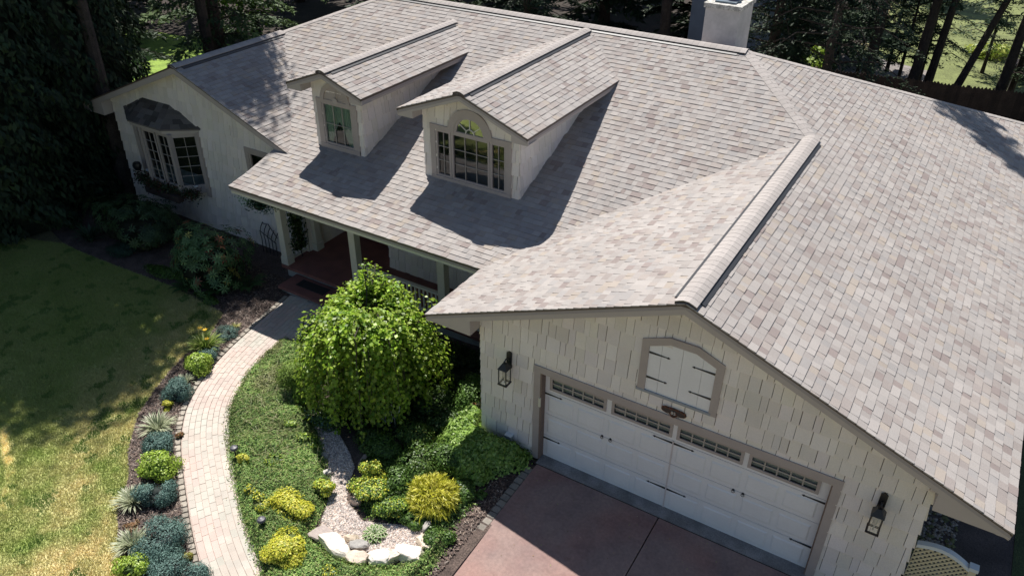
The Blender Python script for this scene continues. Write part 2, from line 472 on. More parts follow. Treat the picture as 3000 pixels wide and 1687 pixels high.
deck([(XL, 2.97, ZR - .006), (XL, YJ, ZR - .006), (-9, YM, ZM - .006), (-15.84, 15.86, zR_(8.325)), (-15.84, 2.97, 2.54)])
for k, (cx, hw, zr, w0, w1) in D_.items():
    yb = YJ + (zr - ZR) / S; ye = YJ + (DZE - ZR) / S; e = -.006
    deck([(cx, DY0 + .01, zr + e), (cx + hw - .01, DY0 + .01, DZE + e), (cx + hw - .01, ye, DZE + e), (cx, yb, zr + e)])
    deck([(cx, DY0 + .01, zr + e), (cx, yb, zr + e), (cx - hw + .01, ye, DZE + e), (cx - hw + .01, DY0 + .01, DZE + e)])
roof = rf.build('roof', SHING, house)
place_pieces(PIECES, 'shingle', 'shingles', SHING, roof)

# ridge caps with black vents
def ridge(p0, p1, s1, s2, vent=True, piece=.142, half=.165, ventside=(1, 1), c0=(.37, .34, .32), lift=.052):
    """s1,s2: downward unit-ish directions either side (dx,dy,dz per metre of plan)"""
    p0 = np.array(p0, float); p1 = np.array(p1, float); L = np.linalg.norm(p1 - p0); d = (p1 - p0) / L
    if vent:
        mb = MB()
        for s, on in ((s1, ventside[0]), (s2, ventside[1])):
            if not on: continue
            s = np.array(s, float); A = half * .99
            a = p0 + d * .18; b = p1 - d * .18
            for w0, w1, zz in ((.03, half + .065, .030), (half - .05, half - .006, .046)):
                poly = [a + s * w0 + (0, 0, zz), b + s * w0 + (0, 0, zz), b + s * w1 + (0, 0, zz - .006), a + s * w1 + (0, 0, zz - .006)]
                mb.prism(poly, (0, 0, -.03))
        mb.build('ridge_vent', VENT, roof)
    else: lift = .014
    n = int(L / piece); s1 = np.array(s1, float); s2 = np.array(s2, float)
    for i in range(n):
        a = p0 + d * (i * L / n - .004); b = p0 + d * ((i + 1) * L / n + .012); r = rr.uniform(.93, 1.05)
        ws = [half, half * .62, half * .25]
        def sec(q, h):
            pts = [q + s1 * ws[0] + (0, 0, lift + h), q + s1 * ws[1] + (0, 0, lift + h + .004), q + s1 * ws[2] + (0, 0, lift + h + .002)]
            pts += [q + s2 * ws[2] + (0, 0, lift + h + .002), q + s2 * ws[1] + (0, 0, lift + h + .004), q + s2 * ws[0] + (0, 0, lift + h)]
            return pts
        A = sec(a, .005); B = sec(b, .001); A2 = [q - (0, 0, .012) for q in A]; B2 = [q - (0, 0, .012) for q in B]
        vs = A + B + A2 + B2; fs = [(j, j + 1, 6 + j + 1, 6 + j) for j in range(5)] + [(0, 6, 18, 12), (5, 17, 23, 11)]
        fs += [(12 + j, 12 + j + 1, j + 1, j) for j in range(5)] + [(6 + j, 7 + j, 19 + j, 18 + j) for j in range(5)]
        MB().add(vs, fs, tuple(q * r for q in c0)).build('ridge_shingle', SHING, roof)
    e = MB()    # dark end of the vent
    if vent:
        ex = sec(p0 + d * .015, -.004); e.prism([*ex, p0 + s2 * half * 1.0, p0 + s1 * half * 1.0], d * .04)
        e.build('ridge_end', DRIP, roof)
ridge((XR, -.35, ZR), (XR, YJ, ZR), (-1, 0, -S), (1, 0, -S))
ridge((XL, 2.95, ZR), (XL, YJ - .1, ZR), (-1, 0, -S), (1, 0, -S))
ridge((1.5, YM, ZM), (-9.0, YM, ZM), (0, -1, -S), (0, 1, -S))
q2 = 2 ** -.5
def hip(p0, p1):
    d = np.array(p1) - np.array(p0); dh = np.array([d[0], d[1]]) / math.hypot(d[0], d[1]); n = np.array([-dh[1], dh[0]])
    ridge(p0, p1, (n[0], n[1], -S * q2), (-n[0], -n[1], -S * q2), vent=False, half=.13)
hip((XR, YJ, ZR), (1.5, YM, ZM)); hip((XL, YJ, ZR), (-9.0, YM, ZM)); hip((8.3, 15.84, ZR - S * 4.6), (1.5, YM, ZM))
for k, (cx, hw, zr, w0, w1) in D_.items():
    s = (zr - DZE) / hw; yb = YJ + (zr - ZR) / S
    ridge((cx, DY0 - .01, zr), (cx, yb - .1, zr), (-1, 0, -s), (1, 0, -s), half=.14)

# ------------------------------------------------------------------ fascias, soffit boxes
def rake(cx, y0, z0, dl, dr, sl, yt, zbot, depth=.19, soff=.33, mt=FASC):
    """gable rake boards on the front edge: apex (cx,z0), run dl to the left, dr to the right"""
    for sg, dd in ((-1, dl), (1, dr)):
        if dd <= 0: continue
        xe = cx + sg * dd; ze = z0 - sl * dd; e = .012
        up = [(cx, z0 - .03), (xe, ze - .03)]
        lo = [(xe, max(ze - depth, zbot)), (cx, z0 - depth - .01)]
        if ze - depth < zbot:
            xb = cx + sg * ((z0 - depth - zbot) / sl); lo = [(xe, zbot), (xb, zbot), (cx, z0 - depth - .01)]
        mb = MB(); mb.prism([(x, y0 + e, z) for x, z in up + lo], (0, .035, 0)); mb.build('fascia', mt, house)
        mb = MB(); mb.prism([(cx, y0 + .002, z0 - .002), (xe, y0 + .002, ze - .002), (xe, y0 + .002, ze - .042), (cx, y0 + .002, z0 - .042)], (0, .03, 0))
        mb.build('drip_edge', DRIP, house)
        # sloping soffit between the rake and the wall
        mb = MB(); z_ = depth - .02
        mb.prism([(cx, y0 + .05, z0 - z_), (xe, y0 + .05, ze - z_), (xe, y0 + soff, ze - z_), (cx, y0 + soff, z0 - z_)], (0, 0, -.012))
        mb.build('rake_soffit', FASC, house)
rake(XR, -.35, ZR, 4.64, 4.64, S, 0, 2.425)
rake(XL, 2.95, ZR, 4.6, 3.62, S, 3.28, 2.425, depth=.19)
for k, (cx, hw, zr, w0, w1) in D_.items():
    rake(cx, DY0, zr, hw, hw, (zr - DZE) / hw, DYW, 4.49, depth=.155, soff=.36)

def eavebox(xe, xw, ya, yb, z0, sl, zb, dripx=True):
    """closed box under an eave: outer edge x=xe, wall x=xw"""
    sg = 1 if xw > xe else -1; mb = MB()
    zi = z0 + sl * abs(xw - xe) - .11
    mb.prism([(xe + sg * .02, ya, z0 - .035), (xe + sg * .02, ya, zb), (xw, ya, zb), (xw, ya, zi)], (0, yb - ya, 0)); mb.build('soffit', FASC, house)
    mb = MB(); mb.box(min(xe, xe + sg * .025), max(xe, xe + sg * .025), ya - .02, yb, z0 - .045, z0 - .004); mb.build('drip_edge', DRIP, house)
eavebox(-.955, -.004, -.335, 3.6, ZR - S * 4.645, S, 2.43)
eavebox(8.335, 7.405, -.335, 14.8, ZR - S * 4.645, S, 2.43)
eavebox(-15.84, -14.72, 2.965, 14.8, ZR - S * 4.64, S, 2.43)
for k, (cx, hw, zr, w0, w1) in D_.items():
    s = (zr - DZE) / hw
    eavebox(cx - hw, w0 - .002, DY0 + .015, 7.3, DZE, s, 4.495); eavebox(cx + hw, w1 + .002, DY0 + .015, 7.3, DZE, s, 4.495)
# porch eave: drip edge, fascia, soffit, beam
mb = MB(); mb.box(-7.97, -1.0, 1.455, 1.48, 2.505, 2.546); mb.build('drip_edge', DRIP, house)
mb = MB(); mb.box(-7.94, -.98, 1.482, 1.51, 2.37, 2.52); mb.build('fascia', CREAM, house)
mb = MB(); mb.box(-7.94, -.0, 1.512, 4.7, 2.35, 2.372); mb.build('porch_ceiling', CREAM, house)
mb = MB(); mb.box(-7.9, -.02, 2.47, 2.67, 2.14, 2.348); mb.build('beam', CREAM, house)
mb = MB(); mb.prism([(-7.955, 1.51, 2.50), (-7.955, 3.2, 2.88), (-7.955, 3.2, 2.36), (-7.955, 1.51, 2.36)], (.02, 0, 0)); mb.build('fascia', CREAM, house)

# ------------------------------------------------------------------ walls and shakes
SHK = []
def shkcol(r):
    k = r.uniform(.91, 1.06); return (k, k * r.uniform(.985, 1.01), k * r.uniform(.95, 1.01))
def wall(name, O, U, N, region, holes, u0, u1, v0, v1, expo=.295, wr=(.10, .27), shakes=True, vstart=None):
    """wall panel in the plane through O with horizontal U and outward normal N; u along U, v = world z"""
    O = np.array(O, float); U = np.array(U, float); N = np.array(N, float)
    pos = lambda u, v, n: tuple(O + U * u + np.array([0, 0, v]) + N * n)
    p = [(u0, v0), (u1, v0), (u1, v1), (u0, v1)]
    for h in region: p = clip(p, *h)
    ps = [p]
    for h in holes: ps = minus(ps, h)
    mb = MB()
    for q in ps: mb.prism([pos(a, b, 0) for a, b in q], -N * .12, (.28, .26, .25))
    o = mb.build(name, SHAKE, house)
    if shakes:
        vs_ = []; v = v0 if vstart is None else vstart
        while v < v1: vs_.append((max(v, v0 - .02), v + expo)); v += expo
        flip = np.dot(np.cross(U, [0, 0, 1]), N) < 0; region = list(region) + [(-1, 0, -u0 + .0), (1, 0, u1)]
        st = []
        tile_rows(st, u0, u1, vs_, lambda a, b: region, pos, shkcol, rr, wr=wr, flip=flip, raised=False, holes=[h for h in holes], gap=.009, th=.034, jit=.018)
        # slightly uneven butts
        for it in st: SHK.append(it + (o,))
    return o
DOOR = (1.30, 6.13, -.2, 2.0)
lim = [(-S, 1, ZR - .18 - S * XR), (S, 1, ZR - .18 + S * XR)]
wall('front_wall', (0, 0, 0), (1, 0, 0), (0, -1, 0), lim, [(1.12, 6.28, -.3, 2.06), (3.05, 4.30, 2.40, 3.36), (3.5, 3.95, 3.3, 3.50)], .0, 7.4, -.15, 4.3, vstart=.11 - .295)
wall('side_wall', (7.4, 0, 0), (0, 1, 0), (1, 0, 0), [], [], 0, 15.5, -.15, 2.43)
wall('side_wall', (0, 0, 0), (0, 1, 0), (-1, 0, 0), [], [], 0, 3.8, -.4, 2.6)
liml = [(-S, 1, ZR - .18 + S * -XL), (S, 1, ZR - .18 + S * XL)]
wall('front_wall', (0, 3.28, 0), (1, 0, 0), (0, -1, 0), liml, [(-13.75, -11.2, .8, 2.6), (-9.33, -8.1, 1.45, 2.50)], -14.7, -7.6, -.5, 4.3, vstart=-.48)
wall('side_wall', (-14.7, 3.28, 0), (0, 1, 0), (-1, 0, 0), [], [], 0, 12.2, -.5, 2.45, shakes=False)
wall('porch_wall', (-7.6, 3.28, 0), (0, 1, 0), (1, 0, 0), [], [], 0.02, 1.42, 0, 2.35)
wall('porch_wall', (0, 4.7, 0), (1, 0, 0), (0, -1, 0), [], [(-6.9, -5.9, -.1, 2.1)], -7.6, -5.29, 0, 2.35)
wall('porch_wall', (-5.29, 3.8, 0), (0, 1, 0), (-1, 0, 0), [], [], 0, .9, 0, 2.35)
wall('porch_wall', (0, 3.8, 0), (1, 0, 0), (0, -1, 0), [], [(-2.6, -1.2, .55, 1.9)], -5.29, -.02, 0, 2.35)
mb = MB(); mb.box(-14.6, 7.3, 15.3, 15.45, -.3, 2.43); mb.box(-14.6, 7.3, 4.9, 15.3, 2.30, 2.34); mb.build('back_wall', SHAKE, house)
# dormer bodies
def dormer(w0, w1, cx, hw, zr, holes):
    s = (zr - DZE) / hw; top = DZE
    reg = [(-s, 1, zr - .15 - s * cx), (s, 1, zr - .15 + s * cx)]
    wall('dormer_front', (0, DYW, 0), (1, 0, 0), (0, -1, 0), reg, holes, w0, w1, 2.98, zr, vstart=3.02)
    wall('dormer_cheek', (w1, DYW, 0), (0, 1, 0), (1, 0, 0), [], [], 0, 3.75, 2.95, 4.53, vstart=3.02)
    wall('dormer_cheek', (w0, DYW, 0), (0, 1, 0), (-1, 0, 0), [], [], 0, 3.75, 2.95, 4.53, shakes=False)
    mb = MB(); mb.box(w0 + .02, w1 - .02, DYW + .7, DYW + .75, 3.0, 4.6); mb.box(w0 + .13, w1 - .13, DYW + .02, DYW + .9, 3.02, 3.12); mb.build('room_back', DARK, house)
dormer(-3.76, -1.32, -2.55, 1.62, 5.27, [(-3.4, -1.62, 3.15, 4.24), (-2.92, -2.12, 4.2, 4.6)])
dormer(-6.97, -5.52, -6.28, 1.12, 5.07, [(-6.68, -5.80, 3.2, 4.22)])
SHK.sort(key=lambda t: t[0])
rest = {}
for i, (d, vs, fs, col, o) in enumerate(SHK):
    if i < 300: MB().add(vs, fs, col).build('shake', SHAKE, o)
    else: rest.setdefault(o, MB()).add(vs, fs, col)
for o, mb in rest.items(): mb.build('shakes', SHAKE, o)['kind'] = 'stuff'

# ------------------------------------------------------------------ windows
_pane = {}
def window(x0, x1, z0, z1, y, cols, rws_, fw=.05, depth=.05, O=None, U=(1, 0, 0), N=(0, -1, 0), label=None, name='window', mt=TRIM, mun=.010, panes=True):
    """rectangular glazed window; u from x0 to x1, front of the frame at n=0"""
    O = np.array(O if O is not None else (0, y, 0), float); U = np.array(U, float); N = np.array(N, float)
    P = lambda u, v, n: O + U * u + np.array([0, 0, v]) + N * n
    def bar(mb, a0, a1, b0, b1, n0, n1): mb.prism([P(a0, b0, n0), P(a1, b0, n0), P(a1, b1, n0), P(a0, b1, n0)], N * (n1 - n0))
    mb = MB(); bar(mb, x0, x1, z1 - fw, z1, -depth, 0); bar(mb, x0, x1, z0, z0 + fw, -depth, 0)
    bar(mb, x0, x0 + fw, z0 + fw, z1 - fw, -depth, 0); bar(mb, x1 - fw, x1, z0 + fw, z1 - fw, -depth, 0)
    o = mb.build(name, mt, house)
    if label: o['label'] = label
    gx0, gx1, gz0, gz1 = x0 + fw, x1 - fw, z0 + fw, z1 - fw
    mb = MB()
    for i in range(1, cols): u = gx0 + (gx1 - gx0) * i / cols; bar(mb, u - mun / 2, u + mun / 2, gz0, gz1, -depth * .75, -depth * .3)
    for j in range(1, rws_): v = gz0 + (gz1 - gz0) * j / rws_; bar(mb, gx0, gx1, v - mun / 2, v + mun / 2, -depth * .72, -depth * .33)
    if mb.v: mb.build('muntins', WHITE2, o)
    for i in range(cols):
        for j in range(rws_):
            a0 = gx0 + (gx1 - gx0) * i / cols; a1 = gx0 + (gx1 - gx0) * (i + 1) / cols
            b0 = gz0 + (gz1 - gz0) * j / rws_; b1 = gz0 + (gz1 - gz0) * (j + 1) / rws_
            mb = MB(); mb.add([P(a0, b0, -depth * .8), P(a1, b0, -depth * .8), P(a1, b1, -depth * .8), P(a0, b1, -depth * .8)], [(0, 1, 2, 3)])
            mb.build('pane', MATS['glass'], o)
    return o
def arc(cx, cz, r, a0, a1, n): return [(cx + r * math.cos(a0 + (a1 - a0) * i / n), cz + r * math.sin(a0 + (a1 - a0) * i / n)) for i in range(n + 1)]
def archring(name, cx, cz, r0, r1, y0, y1, mt, parent, n=18, a0=0, a1=math.pi):
    mb = MB(); A = arc(cx, cz, r1, a0, a1, n); B = arc(cx, cz, r0, a0, a1, n)
    for i in range(n): mb.prism([(A[i][0], y0, A[i][1]), (A[i + 1][0], y0, A[i + 1][1]), (B[i + 1][0], y0, B[i + 1][1]), (B[i][0], y0, B[i][1])], (0, y1 - y0, 0))
    return mb.build(name, mt, parent)

# large dormer: palladian window
yt = DYW - .045
mb = MB()
mb.box(-3.56, -3.43, yt, DYW, 3.1, 4.24); mb.box(-1.63, -1.50, yt, DYW, 3.1, 4.24); mb.box(-3.56, -1.5, yt - .01, DYW, 3.0, 3.16)
mb.box(-3.56, -2.93, yt - .006, DYW, 4.24, 4.34); mb.box(-2.13, -1.50, yt - .006, DYW, 4.24, 4.34)
mb.build('window_trim', TRIM, house)
archring('window_trim', -2.53, 4.27, .40, .555, yt - .012, DYW, TRIM, house)
window(-3.43, -3.03, 3.15, 4.24, yt + .015, 2, 3, label='narrow left casement of the arched dormer window')
window(-3.02, -2.04, 3.15, 4.24, yt + .015, 3, 3, label='wide middle sash below the half-round light')
window(-2.03, -1.63, 3.15, 4.24, yt + .015, 2, 3, label='narrow right casement of the arched dormer window')
hr = archring('window', -2.53, 4.27, .345, .41, yt, DYW, TRIM, house); hr['label'] = 'half-round fanlight with radiating bars'
mb = MB(); mb.box(-2.94, -2.12, yt + .003, DYW - .002, 4.235, 4.285); mb.build('sill', TRIM, hr)
pts = arc(-2.53, 4.28, .35, 0, math.pi, 20); mb = MB(); mb.add([(x, yt + .03, z) for x, z in pts], [tuple(range(len(pts)))[::-1]]); mb.build('pane', MATS['glass'], hr)
archring('muntin', -2.53, 4.285, .095, .115, yt + .01, yt + .028, CREAM, hr, n=10)
for a in (36, 90, 144):
    a = math.radians(a); c_, s_ = math.cos(a), math.sin(a); mb = MB()
    p = [(-2.53 + .105 * c_ - .009 * s_, 4.285 + .105 * s_ + .009 * c_), (-2.53 + .105 * c_ + .009 * s_, 4.285 + .105 * s_ - .009 * c_), (-2.53 + .35 * c_ + .009 * s_, 4.285 + .35 * s_ - .009 * c_), (-2.53 + .35 * c_ - .009 * s_, 4.285 + .35 * s_ + .009 * c_)]
    mb.prism([(x, yt + .011, z) for x, z in p], (0, .015, 0)); mb.build('muntin', CREAM, hr)
# small dormer: sash with sunburst panel and curtains
mb = MB(); mb.box(-6.85, -6.70, yt, DYW, 3.1, 4.22); mb.box(-5.79, -5.64, yt, DYW, 3.1, 4.22); mb.box(-6.85, -5.64, yt - .01, DYW, 3.0, 3.19); mb.box(-6.85, -5.64, yt - .004, DYW, 4.22, 4.30)
mb.build('window_trim', TRIM, house)
archring('window_trim', -6.25, 4.27, .345, .45, yt - .02, DYW, TRIM, house)
fan = archring('sunburst_panel', -6.25, 4.27, .0, .35, yt + .012, DYW, TRIM, house)
mb = MB(); mb.lathe([(.07, -.012), (.07, .012)], 0, 0, 16); ob = mb.build('hub', FASC, fan); ob.rotation_euler = (math.pi / 2, 0, 0); ob.location = tuple(np.array(ob.location) + (-6.25, yt, 4.31))
for a in range(8, 90, 12):
    a = math.radians(a); c_, s_ = math.cos(a), math.sin(a); mb = MB()
    p = [(-6.25 + .08 * c_, 4.3 + .08 * s_), (-6.25 + .34 * c_ + .014 * s_, 4.29 + .34 * s_ - .014 * c_), (-6.25 + .34 * c_ - .014 * s_, 4.29 + .34 * s_ + .014 * c_)]
    mb.prism([(x, yt, z) for x, z in p], (0, .014, 0)); mb.build('ray', FASC, fan)
sw = window(-6.70, -5.79, 3.19, 4.22, yt + .015, 3, 2, fw=.045, label='dormer window with pale green curtains inside')
CURT = mat('curtain', (.66, .80, .70), .9, n1=(8, .1), trans=.4)
for sg, c_ in ((-1, -6.7), (1, -5.8)):
    mb = MB(); n = 26; V = []
    for j in range(9):
        z = 4.2 - j * .125
        wd = .48 if j < 4 else .48 - .30 * ((j - 3) / 5) ** .8
        for i in range(n):
            t = i / (n - 1); V.append((c_ - sg * t * wd, DYW + .035 + .014 * math.sin(t * 34 + j * .3), z))
    fs = [(j * n + i, j * n + i + 1, (j + 1) * n + i + 1, (j + 1) * n + i) for j in range(8) for i in range(n - 1)]
    mb.add(V, fs).build('curtain', CURT, sw, smooth=True)

# bay window on the left wing
bz0, bz1 = 1.0, 2.52; A = (-13.75, 3.28); B = (-12.9, 2.78); C_ = (-11.72, 2.78); E_ = (-11.2, 3.28)
bay = MB(); bay.prism([(*A, .80), (*B, .80), (*C_, .80), (*E_, .80)], (0, 0, .2)); bay.prism([(*A, 2.5), (*B, 2.5), (*C_, 2.5), (*E_, 2.5)], (0, 0, .06))
bay = bay.build('bay_window', TRIM, house)
mb = MB(); mb.box(-13.6, -11.3, 3.6, 3.65, .8, 2.6, (.4, .4, .4)); mb.build('room_back', DARK, bay)
mb = MB(); mb.box(-13.5, -11.4, 3.0, 3.55, 1.0, 1.05, (.9, .95, 1)); mb.build('window_seat', WHITE, bay)
def seg_window(p, q, cols, rws_, lab):
    p = np.array(p); q = np.array(q); L = np.linalg.norm(q - p); U = np.array([*(q - p) / L, 0]); N = np.array([U[1], -U[0], 0])
    return window(.03, L - .03, bz0, bz1 - .02, 0, cols, rws_, fw=.05, O=(p[0], p[1], 0), U=U, N=N, label=lab)
seg_window(A, B, 2, 5, 'angled left light of the bay window')
mid = ((B[0] + C_[0]) / 2, 2.78)
seg_window(B, mid, 2, 5, 'left front light of the bay window'); seg_window(mid, C_, 2, 5, 'right front light of the bay window')
seg_window(C_, E_, 2, 5, 'angled right light of the bay window')
for p in (B, C_): MB().box(p[0] - .05, p[0] + .05, p[1] - .05, p[1] + .05, .8, 2.56).build('corner_post', TRIM, bay)
MB().box(-13.9, -13.74, 3.2, 3.285, .7, 2.6).build('side_casing', TRIM, bay); MB().box(-11.24, -11.10, 3.2, 3.285, .7, 2.6).build('side_casing', TRIM, bay)
top = [(-13.18, 3.28, 3.17), (-12.08, 3.28, 3.17)]; fr = [(-13.22, 2.66, 2.70), (-11.86, 2.66, 2.70)]; sd = [(-14.2, 3.28, 2.70), (-11.0, 3.28, 2.70)]
mb = MB(); mb.add([sd[0], fr[0], fr[1], sd[1], top[1], top[0], (-14.2, 3.28, 2.66), (-13.22, 2.66, 2.66), (-11.86, 2.66, 2.66), (-11.0, 3.28, 2.66)],
       [(0, 1, 5), (1, 2, 4, 5), (2, 3, 4), (0, 6, 7, 1), (1, 7, 8, 2), (2, 8, 9, 3)], (.16, .14, .14)); br = mb.build('bay_roof', SHING, house)
mb = MB()
for (a, b, c, d) in ((sd[0], fr[0], top[0], top[0]), (fr[0], fr[1], top[1], top[0]), (fr[1], sd[1], top[1], top[1])):
    a, b, c, d = map(np.array, (a, b, c, d)); nn = np.cross(b - a, d - a).astype(float); nn /= np.linalg.norm(nn)
    if nn[2] < 0: nn = -nn
    for j in range(5):
        t0, t1 = j / 5, (j + 1) / 5; L0, R0 = a + (d - a) * t0, b + (c - b) * t0; L1, R1 = a + (d - a) * t1, b + (c - b) * t1
        k = max(1, int(np.linalg.norm(R0 - L0) / .22)); 
        for i in range(k):
            s0, s1 = i / k + .01 / k, (i + 1) / k - .01 / k; h = .008 + .007 * (rr.random() < .5)
            kd = rr.choice((.24, .32, .42)); col = tuple(q * kd for q in shcol(rr)); MB().add([L0 + (R0 - L0) * s0 + nn * h, L0 + (R0 - L0) * s1 + nn * h, L1 + (R1 - L1) * s1 + nn * .003, L1 + (R1 - L1) * s0 + nn * .003, L0 + (R0 - L0) * s0, L0 + (R0 - L0) * s1, L1 + (R1 - L1) * s1, L1 + (R1 - L1) * s0], [(0, 1, 2, 3), (1, 0, 4, 5), (2, 1, 5, 6), (3, 2, 6, 7), (0, 3, 7, 4)], col).build('shingle', SHING, br)
mb = MB(); mb.prism([(-14.15, 3.28, 2.56), (-13.2, 2.70, 2.56), (-11.88, 2.70, 2.56), (-11.05, 3.28, 2.56)], (0, 0, .10)); mb.build('fascia', FASC, house)
# small window of the left wing, half hidden by the porch roof
window(-9.27, -8.2, 1.5, 2.46, 3.25, 2, 2, label='small window close to the porch roof edge')
mb = MB(); mb.box(-9.40, -9.27, 3.235, 3.28, 1.4, 2.58); mb.box(-8.2, -8.07, 3.235, 3.28, 1.4, 2.58); mb.box(-9.27, -8.2, 3.236, 3.28, 2.46, 2.58); mb.box(-9.27, -8.2, 3.236, 3.28, 1.38, 1.5); mb.build('window_trim', TRIM, house)
mb = MB(); mb.box(-9.3, -8.1, 3.5, 3.55, 1.3, 2.5); mb.build('room_back', DARK, house)

# front door and porch window
mb = MB(); mb.box(-6.88, -5.92, 4.74, 4.79, 0, 2.08); fd = mb.build('front_door', mat('dark_red_door', (.10, .03, .03), .5), house)
for z0 in (.15, .8, 1.45):
    for x0 in (-6.78, -6.36):
        mb = MB(); mb.box(x0, x0 + .34, 4.725, 4.742, z0, z0 + .5); mb.build('door_panel', MATS['dark_red_door'], fd)
mb = MB(); mb.lathe([(.03, 0), (.035, .03), (.01, .05)], -5.99, 0, 10); k_ = mb.build('handle', mat('brass', (.5, .35, .12), .3, metal=1), fd); k_.rotation_euler = (math.pi / 2, 0, 0); k_.location = (0, 4.72, 1.0); k_.location = tuple(np.array(k_.location) + 0)
window(-2.6, -1.2, .55, 1.9, 3.79, 4, 3, label='window at the back of the porch')
mb = MB(); mb.box(-2.7, -1.1, 4.1, 4.15, .4, 2.0); mb.build('room_back', DARK, house)

# chimney
STUC = mat('chimney_stucco', (.46, .45, .44), .9, n1=(2.5, .12), n2=(14, .06), bump=(60, .3))
CAPC = mat('weathered_cap', (.42, .41, .38), .95, n1=(9, .45), n2=(40, .4), bump=(30, .6))
mb = MB(); mb.box(0.0, .86, 10.2, 11.3, 3.5, 5.88); ch = mb.build('chimney', STUC, house)
mb = MB(); mb.box(-.045, .905, 10.155, 11.345, 5.88, 5.99); mb.build('chimney_cap', CAPC, ch)
mb = MB(); mb.box(.17, .69, 10.33, 11.17, 5.992, 6.03); mb.build('flashing_plate', mat('blue_grey_metal', (.12, .16, .2), .45, n1=(6, .2)), ch)
mb = MB(); mb.lathe([(.17, 6.03), (.17, 6.35), (.14, 6.35), (.14, 6.05)], .43, 10.75, 16); mb.build('flue', mat('terracotta', (.42, .16, .07), .8, n1=(12, .2)), ch)

# ------------------------------------------------------------------ garage door
gd = MB(); gd.box(1.28, 6.15, .13, .17, -.12, 2.06, (.6, .6, .6)); gd = gd.build('garage_door', WHITE, house)
secs = [(-.11, .415), (.425, .935), (.945, 1.455), (1.465, 2.05)]
def rpanel(mb, x0, x1, z0, z1, y, d):
    e = .025
    mb.add([(x0, y, z0), (x1, y, z0), (x1, y, z1), (x0, y, z1), (x0 + e, y - d, z0 + e), (x1 - e, y - d, z0 + e), (x1 - e, y - d, z1 - e), (x0 + e, y - d, z1 - e)],
           [(0, 1, 5, 4), (1, 2, 6, 5), (2, 3, 7, 6), (3, 0, 4, 7), (4, 5, 6, 7)])
for i, (a, b) in enumerate(secs):
    mb = MB()
    if i < 3: mb.box(1.285, 3.69, .105, .13, a, b); mb.box(3.705, 6.145, .105, .13, a, b)
    else:
        xs = [1.285, 1.43, 2.42, 2.62, 3.61, 3.79, 4.79, 4.97, 5.96, 6.145]
        for x0, x1 in zip(xs[::2], xs[1::2]): mb.box(x0, x1, .105, .13, a, b)
        for x0, x1 in zip(xs[1:-1:2], xs[2:-1:2]): mb.box(x0, x1, .106, .13, a, 1.58); mb.box(x0, x1, .106, .13, 1.78, b)
    sec = mb.build('door_section', WHITE, gd)
    if i < 3:
        for h in range(2):
            for k in range(4):
                x0 = (1.285, 3.705)[h] + .07 + k * .59; mb = MB(); e = .012
                rpanel(mb, x0, x0 + .50, a + .085, b - .085, .104, .016); rpanel(mb, x0 + .045, x0 + .455, a + .13, b - .13, .0879, -.012)
                mb.build('door_panel', WHITE, gd)
mb = MB(); mb.box(3.688, 3.708, .09, .105, -.1, 1.46, (.8, .72, .7)); mb.build('centre_strip', WHITE, gd)
mb = MB(); mb.box(1.3, 6.14, .5, .52, 1.4, 1.95, (.9, .6, .5)); mb.build('interior', mat('garage_interior', (.12, .085, .07), .9, n1=(3, .6)), gd)
for i, (x0, x1) in enumerate(((1.38, 2.47), (2.57, 3.66), (3.74, 4.84), (4.92, 6.01))):
    window(x0, x1, 1.53, 1.83, .085, 5, 2, fw=.05, depth=.045, name='garage_window', label=('leftmost', 'second from the left', 'third from the left', 'rightmost')[i] + ' strip of ten small garage door panes', mun=.022)
# trim, jambs
mb = MB(); mb.box(1.12, 1.25, -.035, .0, -.12, 1.93); mb.box(1.12, 6.30, -.037, .0, 1.93, 2.07); mb.box(6.17, 6.30, -.035, .0, -.12, 1.93); mb.build('door_trim', TRIM, house)
JB = mat('jamb_brown', (.19, .135, .11), .7, n1=(30, .15))
mb = MB(); mb.box(1.25, 1.282, -.03, .13, -.11, 1.93); mb.box(6.15, 6.17, -.03, .13, -.11, 1.93); mb.box(1.25, 6.17, -.028, .13, 1.925, 1.93); mb.build('door_jamb', JB, house)
# strap hinges and ring pulls
def strap(x0, x1, z, y, parent=None):
    sg = 1 if x1 > x0 else -1; w = .018; mb = MB(); t = x1 - sg * .045
    mb.prism([(x0, y, z - w), (x0, y, z + w), (t, y, z + .006), (t, y, z - .006)], (0, -.008, 0))
    mb.prism([(t - sg * .004, y, z - .004), (t + sg * .006, y, z + .02), (x1, y, z), (t + sg * .006, y, z - .02)], (0, -.009, 0))
    return mb.build('strap_hinge', BLACK, parent or house)
for a in ((1.29, 1.63, 1.41), (1.29, 1.63, .35), (3.685, 3.34, 1.41), (3.71, 4.06, 1.41), (3.685, 3.34, .35), (3.71, 4.06, .35), (6.14, 5.79, 1.4), (6.14, 5.79, .4)): strap(*a, .104, gd)
for x, z in ((2.44, .95), (2.60, .95), (4.79, .94), (4.95, .94)):
    mb = MB(); mb.lathe([(.022, 0), (.022, .012), (.01, .02)], 0, 0, 10)
    ring = [(.026 * math.sin(t), .026 * (math.cos(t) - 1) - .0, .018) for t in [i * 2 * math.pi / 14 for i in range(15)]]
    mb.tube([(p[0], p[1], p[2]) for p in ring], .0045, 6, cap=False)
    o = mb.build('ring_pull', BLACK, gd); o.rotation_euler = (math.pi / 2, 0, 0); o.location = tuple(np.array(o.location) + (x, .105, z))
